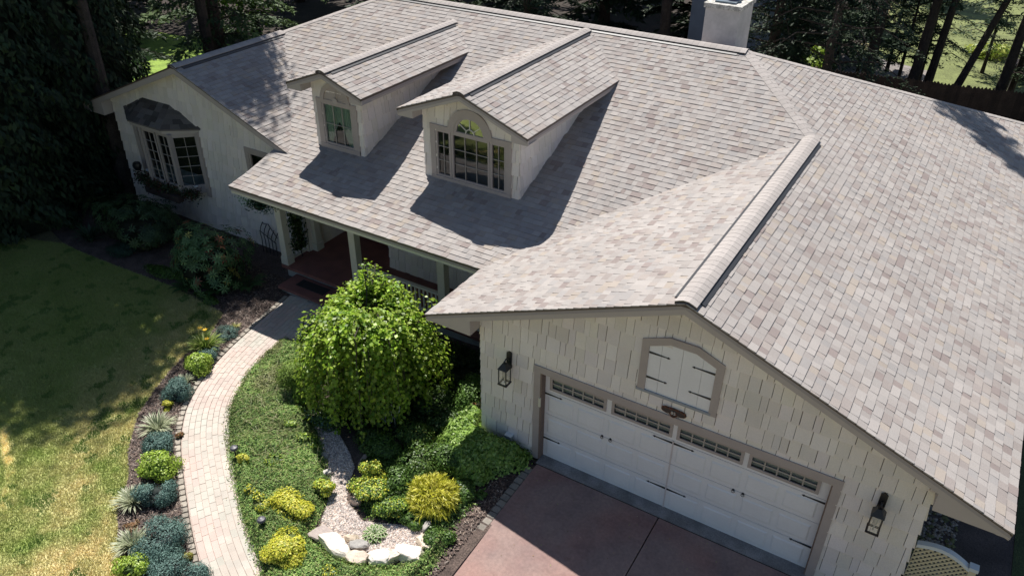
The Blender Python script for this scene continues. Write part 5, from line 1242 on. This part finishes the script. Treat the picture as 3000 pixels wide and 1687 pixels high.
# ------------------------------------------------------------------ weeping mulberry
mx_, my_ = -2.5, -.2; mz = gz(mx_, my_)
mul = empty('weeping_mulberry', (mx_, my_, mz), 'round weeping tree with large glossy bright green leaves in front of the porch', 'weeping tree')
mb = MB(); mb.tube([(mx_, my_, mz), (mx_ + .03, my_, mz + .6), (mx_ - .04, my_ + .03, mz + 1.2), (mx_, my_, mz + 1.75)], [.09, .075, .07, .08], 10)
V = []; Pn = []; Dn = []; ST = []
HT = 2.5; RX = 1.34
for i in range(230):
    a = RS.uniform(0, 2 * math.pi); R0 = RX * RS.uniform(.25, 1.0) ** .6 * (1 + .10 * math.sin(3 * a + 1) + .09 * math.sin(5 * a) + RS.normal() * .06); top_ = mz + HT - .35 * (R0 / RX) ** 2 * 1.0 + RS.normal() * .09 + .12 * math.sin(2 * a + 4); d = np.array([math.cos(a), math.sin(a), 0])
    low = mz + .12 + RS.uniform(0, .6); stint = RS.uniform(.65, 1.3)
    if i % 17 == 0: R0 *= 1.13; top_ += .08 + .25 * math.sin(4 * a) + (.3 if R0 < .8 else 0)
    pts = []
    for t in np.linspace(0, 1, 16):
        if t < .4: q = t / .4; p = np.array([mx_, my_, mz + 1.72]) * (1 - q) + (np.array([mx_, my_, 0]) + d * R0 * .85 + (0, 0, top_)) * q + np.array([0, 0, .22 * math.sin(q * math.pi)])
        else:
            q = (t - .4) / .6; p = np.array([mx_, my_, 0]) + d * R0 * (.85 + .20 * math.sin(q * 1.6)) + np.array([0, 0, top_ - (top_ - low) * q ** 1.15])
        pts.append(p + RS.normal(size=3) * .015)
    if i % 3 == 0: mb.tube(pts, list(np.linspace(.016, .004, 16)), 4)
    pts = np.array(pts)
    for k in range(RS.randint(95, 130)):
        t = RS.uniform(.2, 1) * 15; j = int(min(t, 14)); f = t - j; p = pts[j] * (1 - f) + pts[j + 1] * f
        nrm = d * (.3 + .9 * max(0, t / 15 - .35)) + np.array([0, 0, 1.1 - .9 * max(0, t / 15 - .35)]) + RS.normal(size=3) * .42
        Pn.append(p + RS.normal(size=3) * .06); ST.append(stint * (1.15 - .45 * t / 15)); V.append(nrm); Dn.append(d * .5 + np.array([0, 0, -1.0]) + RS.normal(size=3) * .45)  # tint falls off down the strand, painting the crown's lower shade into the leaves
mb.build('trunk', BARK, mul)
P = np.array(Pn); Nn = np.array(V); n = len(P)
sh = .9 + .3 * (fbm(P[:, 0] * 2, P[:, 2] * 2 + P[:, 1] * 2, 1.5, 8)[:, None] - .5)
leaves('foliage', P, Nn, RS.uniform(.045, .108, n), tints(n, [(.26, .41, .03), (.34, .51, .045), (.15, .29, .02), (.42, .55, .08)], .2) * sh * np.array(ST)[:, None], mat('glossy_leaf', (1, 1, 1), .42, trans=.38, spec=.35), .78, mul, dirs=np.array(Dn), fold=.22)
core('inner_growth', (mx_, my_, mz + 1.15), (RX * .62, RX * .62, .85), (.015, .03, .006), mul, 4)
# ------------------------------------------------------------------ lawn grass blades
n = 360000; a = RS.uniform(-17.5, -2.4, n * 2); b = RS.uniform(-7.6, .6, n * 2); U, V_, Z_ = proj(np.c_[a, b, np.full(len(a), -.33)])
k = inpoly(a, b, lawn) & (U > -60) & (U < 3060) & (V_ > -20) & (V_ < 1740); a = a[k][:n]; b = b[k][:n]; n = len(a)
th = RS.uniform(0, 6.28, n); L = RS.uniform(.025, .06, n) * (1 + .6 * (fbm(a, b, 2.5, 12) - .4)); d = np.c_[np.cos(th), np.sin(th), np.zeros(n)]; s = np.c_[-d[:, 1], d[:, 0], np.zeros(n)] * .006
p0 = np.c_[a, b, g(a, b) - .004]; p2 = p0 + d * (L * RS.uniform(.2, .9, n))[:, None] + np.c_[np.zeros(n), np.zeros(n), L]
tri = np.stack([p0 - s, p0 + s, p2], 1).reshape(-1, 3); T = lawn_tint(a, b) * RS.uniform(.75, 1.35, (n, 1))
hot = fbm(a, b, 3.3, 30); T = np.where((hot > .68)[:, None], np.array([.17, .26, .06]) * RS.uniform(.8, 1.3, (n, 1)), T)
o = bulk('grass', tri, 3, T, LEAF); tag(o, 'short patchy grass, green and straw-coloured, covering the front lawn', kind='stuff')
# fallen leaves and needles
n = 260; a = np.r_[RS.uniform(1.4, 6, n // 2), RS.uniform(-7, 0, n // 2)]; b = np.r_[-np.abs(RS.normal(0, 1.4, n // 2)) - .1, RS.uniform(-5.2, 2, n // 2)]
zz = np.where(a > 1.3, zdrive(a, b) + .006, g(a, b) + .072); kk = (a > 1.3) | inpoly(a, b, pp); a, b, zz = a[kk], b[kk], zz[kk]; n = len(a)
o = leaves('fallen_leaves', np.c_[a, b, zz], np.array([0, 0, 1.]) + RS.normal(size=(n, 3)) * .2, RS.uniform(.012, .035, n), tints(n, [(.3, .2, .09), (.45, .38, .22), (.16, .12, .06), (.3, .34, .1)]), LEAF, .5); tag(o, 'tiny fallen leaves scattered over the drive and the brick path', kind='stuff')
n = 420; a = RS.uniform(-7.8, 8, n); b = RS.uniform(1.6, 12, n); zz = np.minimum(prof(np.minimum(b, 9)), 9)
P_ = []
for x_, y_ in zip(a, b):
    zf_ = float(prof(min(y_, YM))) if y_ <= YM else -9; zr_ = ZR + S * (XR - x_); zg_ = ZR - S * (XR - x_)
    if x_ > XR: z_ = zr_ if (y_ < YJ or x_ + y_ > XR + YJ) else zf_
    else: z_ = max(zf_, zg_) if x_ > -.95 else zf_
    if y_ > YM + (x_ - 1.5) or z_ < 2.5 or skipF(x_, y_) or (x_ + y_ < -4.3): continue
    P_.append((x_, y_, z_ + .022))
P_ = np.array(P_); n = len(P_); o = leaves('roof_needles', P_, np.array([0, 0, 1.]) + RS.normal(size=(n, 3)) * .15, RS.uniform(.015, .05, n), tints(n, [(.12, .09, .05), (.2, .15, .08), (.1, .1, .06)]), LEAF, .25, roof); o['kind'] = 'stuff'
# mulch chips
n = 26000; a = RS.uniform(-10, 1.3, n * 5); b = RS.uniform(-6.4, 2.6, n * 5); mp_ = [(-9.5, .5), *lawn[5:18], (-2.2, -6.3), (-2.0, -5.2), *[tuple(pathpt(s_, -.12)) for s_ in np.linspace(LEN, 0, 30)], (-7.4, 2.3), (-9.5, 2.4)]
k = inpoly(a, b, mp_) | ((a > .55) & (a < 1.15) & (b < -.6)); a = a[k][:n]; b = b[k][:n]; n = len(a); th = RS.uniform(0, 6.28, n); d = np.c_[np.cos(th), np.sin(th), RS.uniform(-.25, .25, n)] * RS.uniform(.012, .04, (n, 1)); s = np.c_[-np.sin(th), np.cos(th), RS.uniform(-.4, .4, n)] * RS.uniform(.004, .009, (n, 1))
p0 = np.c_[a, b, g(a, b) + .03 + RS.uniform(0, .012, n)]; q = np.stack([p0 - d - s, p0 + d - s, p0 + d + s, p0 - d + s], 1).reshape(-1, 3)
o = bulk('mulch_chips', q, 4, tints(n, [(.16, .11, .09), (.10, .075, .065), (.26, .20, .16), (.06, .045, .04), (.36, .30, .25)], .2, w=[.3, .3, .15, .2, .05]), NEED); tag(o, 'loose bark chips on the planting beds', kind='stuff')

# ------------------------------------------------------------------ trees
def trunk_mb(x, y, z, H, r, lean=(0, 0), n=9):
    mb = MB(); pts = []; rad = []
    for i in range(9):
        t = i / 8; pts.append((x + lean[0] * t + .06 * r * math.sin(i * 2.1), y + lean[1] * t + .06 * r * math.cos(i * 1.7), z - .2 + (H + .2) * t)); rad.append(r * (1.25 if i == 0 else 1 - .8 * t))
    mb.tube(pts, rad, n); return mb
def conifer(label, x, y, H, R_, h0, n, cols, r=.22, droop=.35, sz=.16, name='hemlock', group='dark evergreens around the house', lean=(0, 0), dens=1.0, tip=None, barecrown=False, seedk=0, az=None):
    z = float(g(x, y)); o = empty(name, (x, y, z), label, 'evergreen tree', group); mb = trunk_mb(x, y, z, H, r, lean)
    nb = int(H * 5 * dens); P = []; N_ = []; D_n = []; K = []
    per = max(20, n // nb)
    for i in range(nb):
        t = (i + RS.uniform(0, 1)) / nb; h = h0 + (H - h0) * t; L = R_ * (1 - t) ** .75 * RS.uniform(.65, 1.1) + .15; a = i * 2.399 + RS.uniform(-.4, .4)
        if az is not None: a = az[0] + (a % 6.283) / 6.283 * (az[1] - az[0])
        f = h / H; base = np.array([x + lean[0] * f, y + lean[1] * f, z + h]); d = np.array([math.cos(a), math.sin(a), 0]); s = np.array([-d[1], d[0], 0])
        e = base + d * L + np.array([0, 0, L * (.18 - droop)])
        mb.tube([base, base + d * L * .5 + np.array([0, 0, L * .10 * (1 - droop)]), e], [.035, .02, .006], 4, cap=False)
        m_ = int(per * RS.uniform(.7, 1.3)); u = RS.uniform(.12, 1.05, m_); wv = RS.normal(0, 1, m_) * L * .24 * (1.15 - u); pz = L * (.36 * u * (1 - u) + (.18 - droop) * u) - np.abs(wv) * .35 + RS.normal(0, .05, m_)
        p = base + d * (L * u)[:, None] + s * wv[:, None]; p[:, 2] += pz
        P.append(p); N_.append(np.array([0, 0, 1.0]) + RS.normal(size=(m_, 3)) * .35 + d * .25); dd = d + s * np.sign(wv)[:, None] * .9 + np.array([0, 0, -.25 - droop * .4]) + RS.normal(size=(m_, 3)) * .25; D_n.append(dd); K.append(u)
    mb.build('trunk', BARK, o); P = np.concatenate(P); N_ = np.concatenate(N_); D_n = np.concatenate(D_n); K = np.concatenate(K)
    T = tints(len(P), cols, .25)
    if tip is not None: T = T * (1 - (K[:, None] ** 3) * .6) + np.array(tip) * (K[:, None] ** 3) * .6  # branch ends lightened: sunlight on the tips painted into the leaf colour
    leaves('crown', P, N_, RS.uniform(.6, 1.3, len(P)) * sz, T, NEED, .34, o, dirs=D_n, fold=.1); return o
def broadleaf(label, x, y, H, R_, n, cols, r=.2, sz=.14, name='maple', group='broadleaf trees behind the house', h0=.35):
    z = float(g(x, y)); o = empty(name, (x, y, z), label, 'broadleaf tree', group); mb = trunk_mb(x, y, z, H * .8, r)
    for i in range(9):
        a = i * 2.4; h = H * (h0 + .05 * i); mb.tube([(x, y, z + h), (x + R_ * .45 * math.cos(a), y + R_ * .45 * math.sin(a), z + h + H * .1), (x + R_ * .8 * math.cos(a), y + R_ * .8 * math.sin(a), z + h + H * .14)], [.07, .04, .012], 5)
    mb.build('trunk', BARK, o); P, Nn, q = lump_pts((x, y, z + H * .62), (R_ * 1.5, R_ * 1.5, H * .58), n, 26, .8, flatbot=False)
    leaves('crown', P, Nn + np.array([0, 0, .6]) + RS.normal(size=P.shape) * .5, RS.uniform(.7, 1.3, len(P)) * sz, tints(len(P), cols, .3), LEAF, .75, o); return o
def column(label, x, y, H, R_, n, cols=None):
    cols = cols or DK; z = float(g(x, y)); o = empty('arborvitae', (x, y, z), label, 'evergreen tree', 'dark evergreens around the house'); trunk_mb(x, y, z, H, .25).build('trunk', BARK, o)
    a = RS.uniform(0, 6.283, n); h = H * RS.uniform(0, 1, n) ** 1.25; prof_ = R_ * (1 - h / H) ** .55 * np.minimum(1, .75 + h / 3)
    lm = 1 + .22 * np.sin(a * 5 + h * .9) * np.cos(h * 2.1 + a * 3) + .12 * np.sin(h * 5 + a * 7); r_ = prof_ * lm * (1 - .3 * RS.random_sample(n) ** 2)
    d = np.c_[np.cos(a), np.sin(a), np.zeros(n)]; P = np.array([x, y, z + .15]) + d * r_[:, None] + np.c_[np.zeros(n), np.zeros(n), h]
    leaves('crown', P, d + RS.normal(size=(n, 3)) * .45 + (0, 0, .4), RS.uniform(.14, .3, n), tints(n, cols, .3), NEED, .42, o, dirs=np.array([0, 0, -1.0]) + d * .5 + RS.normal(size=(n, 3)) * .4)
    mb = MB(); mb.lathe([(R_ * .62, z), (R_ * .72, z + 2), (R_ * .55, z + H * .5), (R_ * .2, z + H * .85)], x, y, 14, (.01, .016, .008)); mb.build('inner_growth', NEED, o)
    return o
DK = [(.022, .042, .018), (.032, .058, .024), (.018, .034, .016)]; MD = [(.04, .075, .03), (.055, .095, .035), (.03, .06, .025)]
# tall dark screen at the left edge
column('nearest dark arborvitae at the left edge of the lawn', -16.6, .7, 16.5, 2.3, 34000)
column('tall dark evergreen close to the left wing corner', -18.2, 4.4, 17.0, 2.3, 26000)
column('dark evergreen furthest left in front of the hedge', -17.6, -2.8, 17.0, 2.9, 26000); column('dark evergreen between the two front arborvitaes', -19.8, 1.6, 17, 2.4, 14000)
column('slim dark arborvitae hiding the tree trunk beside the left wing', -16.5, 3.0, 16, 1.25, 12000)
mb = trunk_mb(-15.55, 3.55, -.35, 12, .27, (-.3, .4)); o = empty('bare_trunk', (-15.55, 3.55, -.35), 'thick dark tree trunk right beside the left wall corner', 'tree'); mb.build('trunk', BARK, o)
P, Nn, q = lump_pts((-16.0, 4.1, 12.2), (4.2, 4.2, 5.0), 21000, 26, .8, flatbot=False); leaves('crown', P, Nn, RS.uniform(.2, .34, len(P)), tints(len(P), MD), LEAF, .7, o)
conifer('dark hemlock left of the sunny clearing', -20.0, 6.2, 16.0, 2.6, .6, 16000, DK, .28, .35, .2)
conifer('loose hemlock behind the left wing shading its roof', -17.0, 9.2, 18.5, 3.0, 3.0, 24000, MD, .26, .4, .24, dens=.8, tip=(.12, .19, .05))
mb = trunk_mb(-16.6, 8.4, -.35, 14, .24); o = empty('oak', (-16.6, 8.4, -.35), 'tall broadleaf tree behind the hedge that shades the left wing roof', 'tree'); mb.build('trunk', BARK, o)
P, Nn, q = lump_pts((-16.6, 8.4, 14.6), (2.9, 2.9, 4.6), 12000, 22, .8, flatbot=False); leaves('crown', P, Nn, RS.uniform(.18, .32, len(P)), tints(len(P), MD), LEAF, .7, o)
conifer('hemlock with tips coloured as sunlit behind the left wing ridge', -14.3, 14.6, 9.0, 2.8, .8, 20000, MD, .2, .45, .15, dens=1.0, tip=(.20, .30, .09))
conifer('small hemlock with drooping tips coloured as sunlit beside the left ridge', -11.2, 13.8, 6.3, 2.0, .8, 15000, MD, .14, .5, .13, dens=1.4, tip=(.24, .34, .11))
conifer('dark hemlock behind the left hip of the roof', -9.6, 18.0, 10, 3.0, .8, 16000, DK, .22, .4, .2)
broadleaf('sunlit maple beyond the left wing', -24.5, 17.5, 9, 2.6, 12000, [(.10, .19, .03), (.15, .25, .04), (.06, .12, .02)], sz=.2)
broadleaf('second sunlit maple further left beyond the left wing', -31, 19, 10, 3, 9000, [(.08, .16, .03), (.13, .22, .04)], sz=.24)
spots = [(-28, 24), (-23, 25), (-18, 22), (-14.5, 25), (-10, 26), (-5.5, 27), (-1.5, 29.5), (-20, 32), (-13, 33), (-7, 35), (-33, 30), (-27, 36), (-3, 38), (-16, 40), (-9, 43), (-36, 18), (-38, 26), (-30, 13.5)]
where = ['far left behind the maple', 'left of centre behind the roof', 'behind the left hemlocks', 'above the left dormer ridge', 'above the middle of the main ridge', 'left of the chimney', 'just left of the shed', 'second row far left', 'second row left', 'second row centre', 'deep left edge', 'deep left corner', 'second row behind the chimney', 'third row left', 'third row centre', 'left beyond the clearing', 'leftmost at the back', 'edge of the sunny clearing']
for (x, y), wh in zip(spots, where): conifer('tall dark forest evergreen, ' + wh, x, y, RS.uniform(13, 16), RS.uniform(3.4, 4.2), RS.uniform(.5, 1.4), 11000, DK, .28, .35, .46, name='forest_evergreen', group='forest evergreens behind the house', dens=.7)
conifer('broad dark hemlock right of the chimney behind the roof', -.2, 18.8, 10.5, 3.0, 1.0, 30000, DK, .25, .4, .16, dens=1.5)
conifer('hemlock shading the right end of the roof', 1.9, 17.5, 17.5, 3.0, 3.0, 20000, DK, .18, .4, .15, dens=1.3)
# bare lower trunks behind the fence with crowns above
def pinetrunk(label, u, y, r, lean, H=14, h0=4.6, n=6000, R_=2.4):
    d = (_r2 * (u[0] - 1500) / FPX - _u2 * (u[1] - 843.5) / FPX + _f); t = (y - CAM[1]) / d[1]; p = CAM + d * t
    x = p[0] - lean[0] * (p[2] / H)
    conifer(label, float(x), y, H, R_, h0, n, DK, r, .45, .2, 'hemlock', 'tall thin trees behind the fence', lean, .8)
pinetrunk('thick trunk left of the sunny back lawn, behind the fence', (2562, 130), 24.5, .24, (.2, 0)); pinetrunk('dark trunk near the middle of the fence', (2700, 150), 24.2, .21, (.5, 0)); pinetrunk('slimmer trunk right of the middle of the fence', (2748, 150), 24.8, .17, (.6, 0))
pinetrunk('leaning trunk in front of the sunlit back lawn', (2840, 180), 24.0, .15, (3.2, .4), h0=6); pinetrunk('double trunk at the right edge behind the fence', (2962, 180), 24.2, .2, (.4, 0)); pinetrunk('thin trunk far right behind the fence', (2985, 200), 25.5, .12, (.3, 0))
pinetrunk('grey trunk behind the ridge, left of the chimney', (1950, 60), 22.5, .26, (0, 0), h0=5.5); pinetrunk('slender grey trunk just left of the chimney', (2035, 30), 25, .16, (0, 0), h0=5.5)
conifer('hemlock with tips coloured as sunlit at the right edge', 10.6, 20.5, 9, 3.4, .8, 26000, MD, .2, .5, .15, tip=(.20, .33, .14), dens=1.2)
for lab, x, y, h in (('low dark branches beside the sunny lawn', 4.1, 26.5, 5.5), ('ragged hemlock sapling behind the fence', 1.8, 25.6, 6.0), ('dark sapling at the far side of the back lawn', 6.2, 30.5, 5.5), ('dark young hemlock between the two middle trunks', 3.4, 25.5, 6.5), ('dark hemlock left of the gravel behind the fence', .6, 27.5, 7.0), ('low hemlock in front of the right hand trunks', 8.2, 24.6, 5.0), ('drooping hemlock over the far gravel', 2.6, 28.5, 7.0)): conifer(lab, x, y, h, 1.7, 1.4, 6000, MD, .08, .35, .15, dens=1.2)
conifer('far evergreen behind the back lawn, left one', 1.5, 45, 12, 3.4, .5, 7000, DK, .2, .3, .3, name='forest_evergreen', group='forest evergreens behind the house'); conifer('far evergreen behind the back lawn, right one', 9, 48, 12, 3.6, .5, 7000, DK, .2, .3, .3, name='forest_evergreen', group='forest evergreens behind the house')
shrub('golden_bush', 'sunlit yellow-green bush behind the dark hemlock', 'shrub', .35, 24.4, 1.0, 1.6, 2500, .16, [(.3, .42, .05), (.2, .3, .04)], .7)
shrub('fine_twig_bush', 'grey-mauve twiggy bush on the sunny back lawn', 'shrub', 7.6, 30.8, 1.3, 1.2, 4000, .13, [(.14, .11, .13), (.18, .14, .15), (.1, .09, .1)], .15)
shrub('hosta_clump', 'bright yellow-green clump in the middle of the back lawn', 'shrub', 6.3, 33.2, 1.0, .7, 1600, .16, [(.4, .44, .08), (.25, .35, .06)], .6)
shrub('sapling', 'leafy sapling with bright tips just behind the chimney', 'sapling', -.45, 13.2, (.7, .6), 3.6, 1500, .12, [(.05, .11, .05), (.08, .16, .07), (.26, .36, .24)], .35, lumps=12, w=[.5, .4, .1])
shrub('sapling', 'feathery sapling right of the chimney at the roof edge', 'sapling', 2.6, 15.6, (.9, .6), 2.9, 1500, .14, [(.05, .11, .05), (.08, .16, .08)], .3, lumps=10)
# trees across the street, behind the camera: they reflect in the dormer windows
for i, (x, y) in enumerate(((-22, -42), (-12, -46), (-2, -44), (8, -47))): broadleaf('street tree far behind the viewpoint, number %s from the left' % ('one', 'two', 'three', 'four')[i], x, y, 13, 4.2, 4000, GREEN, .3, .45, name='street_tree', group='street trees behind the viewpoint', h0=.2)
# fence
fe = empty('picket_fence', (5, 21.4, -.15), 'dark brown picket fence behind the right end of the roof', 'fence'); FN = mat('fence_wood', (.05, .032, .024), .9, n1=(3, .3), n2=(25, .3))
F0 = np.array([-1.5, 20.4]); F1 = np.array([16.0, 23.0]); Lf = np.linalg.norm(F1 - F0); df = (F1 - F0) / Lf; nf = np.array([-df[1], df[0]])
def fbx(mb, s0, s1, o0, o1, z0, z1, c=(1, 1, 1)):
    p = [F0 + df * s0 + nf * o0, F0 + df * s1 + nf * o0, F0 + df * s1 + nf * o1, F0 + df * s0 + nf * o1]; mb.prism([(q_[0], q_[1], z0) for q_ in p], (0, 0, z1 - z0), c)
for z in (.25, 1.35): mb = MB(); fbx(mb, 0, Lf, .03, .08, z, z + .09); mb.build('rail', FN, fe)
for i in range(8): mb = MB(); fbx(mb, i * Lf / 7 - .05, i * Lf / 7 + .05, .08, .18, -.2, 1.75); mb.build('fence_post', FN, fe)
for i in range(int(Lf / .115)):
    mb = MB(); s_ = i * .115; zt = 1.72 + rr.uniform(-.02, .03); k_ = rr.uniform(.7, 1.3); fbx(mb, s_, s_ + .1145, 0, .022, -.12, zt, (k_, k_, k_))
    c0 = F0 + df * (s_ + .054); a0 = F0 + df * s_; a1 = F0 + df * (s_ + .108); mb.prism([(a0[0], a0[1], zt), (a1[0], a1[1], zt), (c0[0], c0[1], zt + .07)], (nf[0] * .022, nf[1] * .022, 0), (k_, k_, k_)); mb.build('picket', FN, fe)
# shed behind the chimney
d = (_r2 * (2240 - 1500) / FPX - _u2 * (60 - 843.5) / FPX + _f); t = (22.5 - CAM[1]) / d[1]; sx_ = float((CAM + d * t)[0])
SD = mat('blue_grey_siding', (.13, .17, .23), .7, n1=(2, .1)); sh_ = empty('shed', (sx_ - 1.5, 24, -.15), 'blue-grey clapboard shed just behind the chimney', 'shed')
mb = MB(); mb.box(sx_ - 3, sx_, 22.52, 26, .5, 4.2); mb.build('wall', SD, sh_); mb = MB(); mb.box(sx_ - 3.05, sx_ + .05, 22.45, 26, -.3, .5, (.6, .6, .6)); mb.build('foundation', SD, sh_)
for i in range(24): MB().prism([(sx_ - 3, 22.5, .5 + i * .15), (sx_, 22.5, .5 + i * .15), (sx_, 22.515, .65 + i * .15), (sx_ - 3, 22.515, .65 + i * .15)], (0, .01, 0)).build('clapboard', SD, sh_)
mb = MB(); mb.prism([(sx_ - 3.3, 22.2, 4.1), (sx_ - 1.5, 22.2, 5.1), (sx_ + .3, 22.2, 4.1)], (0, 4.1, 0), (.4, .4, .4)); mb.build('roof', SHING, sh_)
# lattice gate right of the garage
lg = empty('lattice_gate', (7.8, .1, -.1), 'cream lattice gate with arched white top rail beside the garage', 'gate'); LW = mat('lattice_cream', (.60, .54, .38), .7); BW = mat('rail_white', (.62, .66, .68), .6)
def ltop(x): t = (x - 7.45) / .72; return 1.30 + .10 * math.sin(math.pi * min(1, t * .95)) - .10 * t ** 2
mb = MB(); xs = np.linspace(7.45, 8.16, 10)
for a, b in zip(xs[:-1], xs[1:]): mb.prism([(a, .06, ltop(a)), (b, .06, ltop(b)), (b, .06, ltop(b) + .06), (a, .06, ltop(a) + .06)], (0, .09, 0))
mb.build('top_rail', BW, lg)
mb = MB(); mb.box(8.16, 8.25, .06, .15, -.15, 1.27); mb.build('post', LW, lg); mb = MB(); mb.box(8.145, 8.265, .045, .165, 1.27, 1.33); mb.build('post_cap', BW, lg); mb = MB(); mb.box(7.45, 8.16, .07, .14, -.1, 0.0); mb.build('bottom_rail', LW, lg)
for sgn, yo in ((1, .09), (-1, .105)):
    for i in range(-26, 30):
        c0 = 7.45 + i * .088; w_ = .038; z0, z1 = 0.0, 1.5
        if sgn > 0: p = [(c0, z0), (c0 + w_, z0), (c0 + w_ + 1.5, z1), (c0 + 1.5, z1)]
        else: p = [(c0, z0), (c0 + w_, z0), (c0 + w_ - 1.5, z1), (c0 - 1.5, z1)]
        p = clip(p, -1, 0, -7.45); p = clip(p, 1, 0, 8.16) if p else []
        for a, b in zip(xs[:-1:3], list(xs[3::3])):
            if not p: break
            dx, dz = b - a, ltop(b) - ltop(a)
            p = clip(p, -dz, dx, -dz * a + dx * ltop(a) + .002)
        if p and area(p) > 2e-4: MB().prism([(x, yo, z) for x, z in p], (0, .012, 0), (1.0, .97, .9)).build('lattice_slat', LW, lg)
# stones in the side bed
n = 900; a = RS.uniform(7.45, 8.15, n); b = RS.uniform(.6, 4.5, n); zz = g(a, b) + .10; s = RS.uniform(.02, .05, (n, 1)); oc2 = [(1, 0, 0), (0, 1, 0), (-1, 0, 0), (0, -1, 0), (0, 0, .7)]
vv = np.stack([np.c_[a, b, zz] + s * np.array(q_) for q_ in oc2], 1); tri = np.concatenate([vv[:, [0, 1, 4]], vv[:, [1, 2, 4]], vv[:, [2, 3, 4]], vv[:, [3, 0, 4]]], 1).reshape(-1, 3)
o = bulk('side_stones', tri, 3, np.repeat(tints(n, [(.5, .5, .5), (.3, .3, .3), (.2, .24, .12)]), 4, axis=0), GRAVM); tag(o, 'loose stones in the narrow bed right of the garage', kind='stuff')
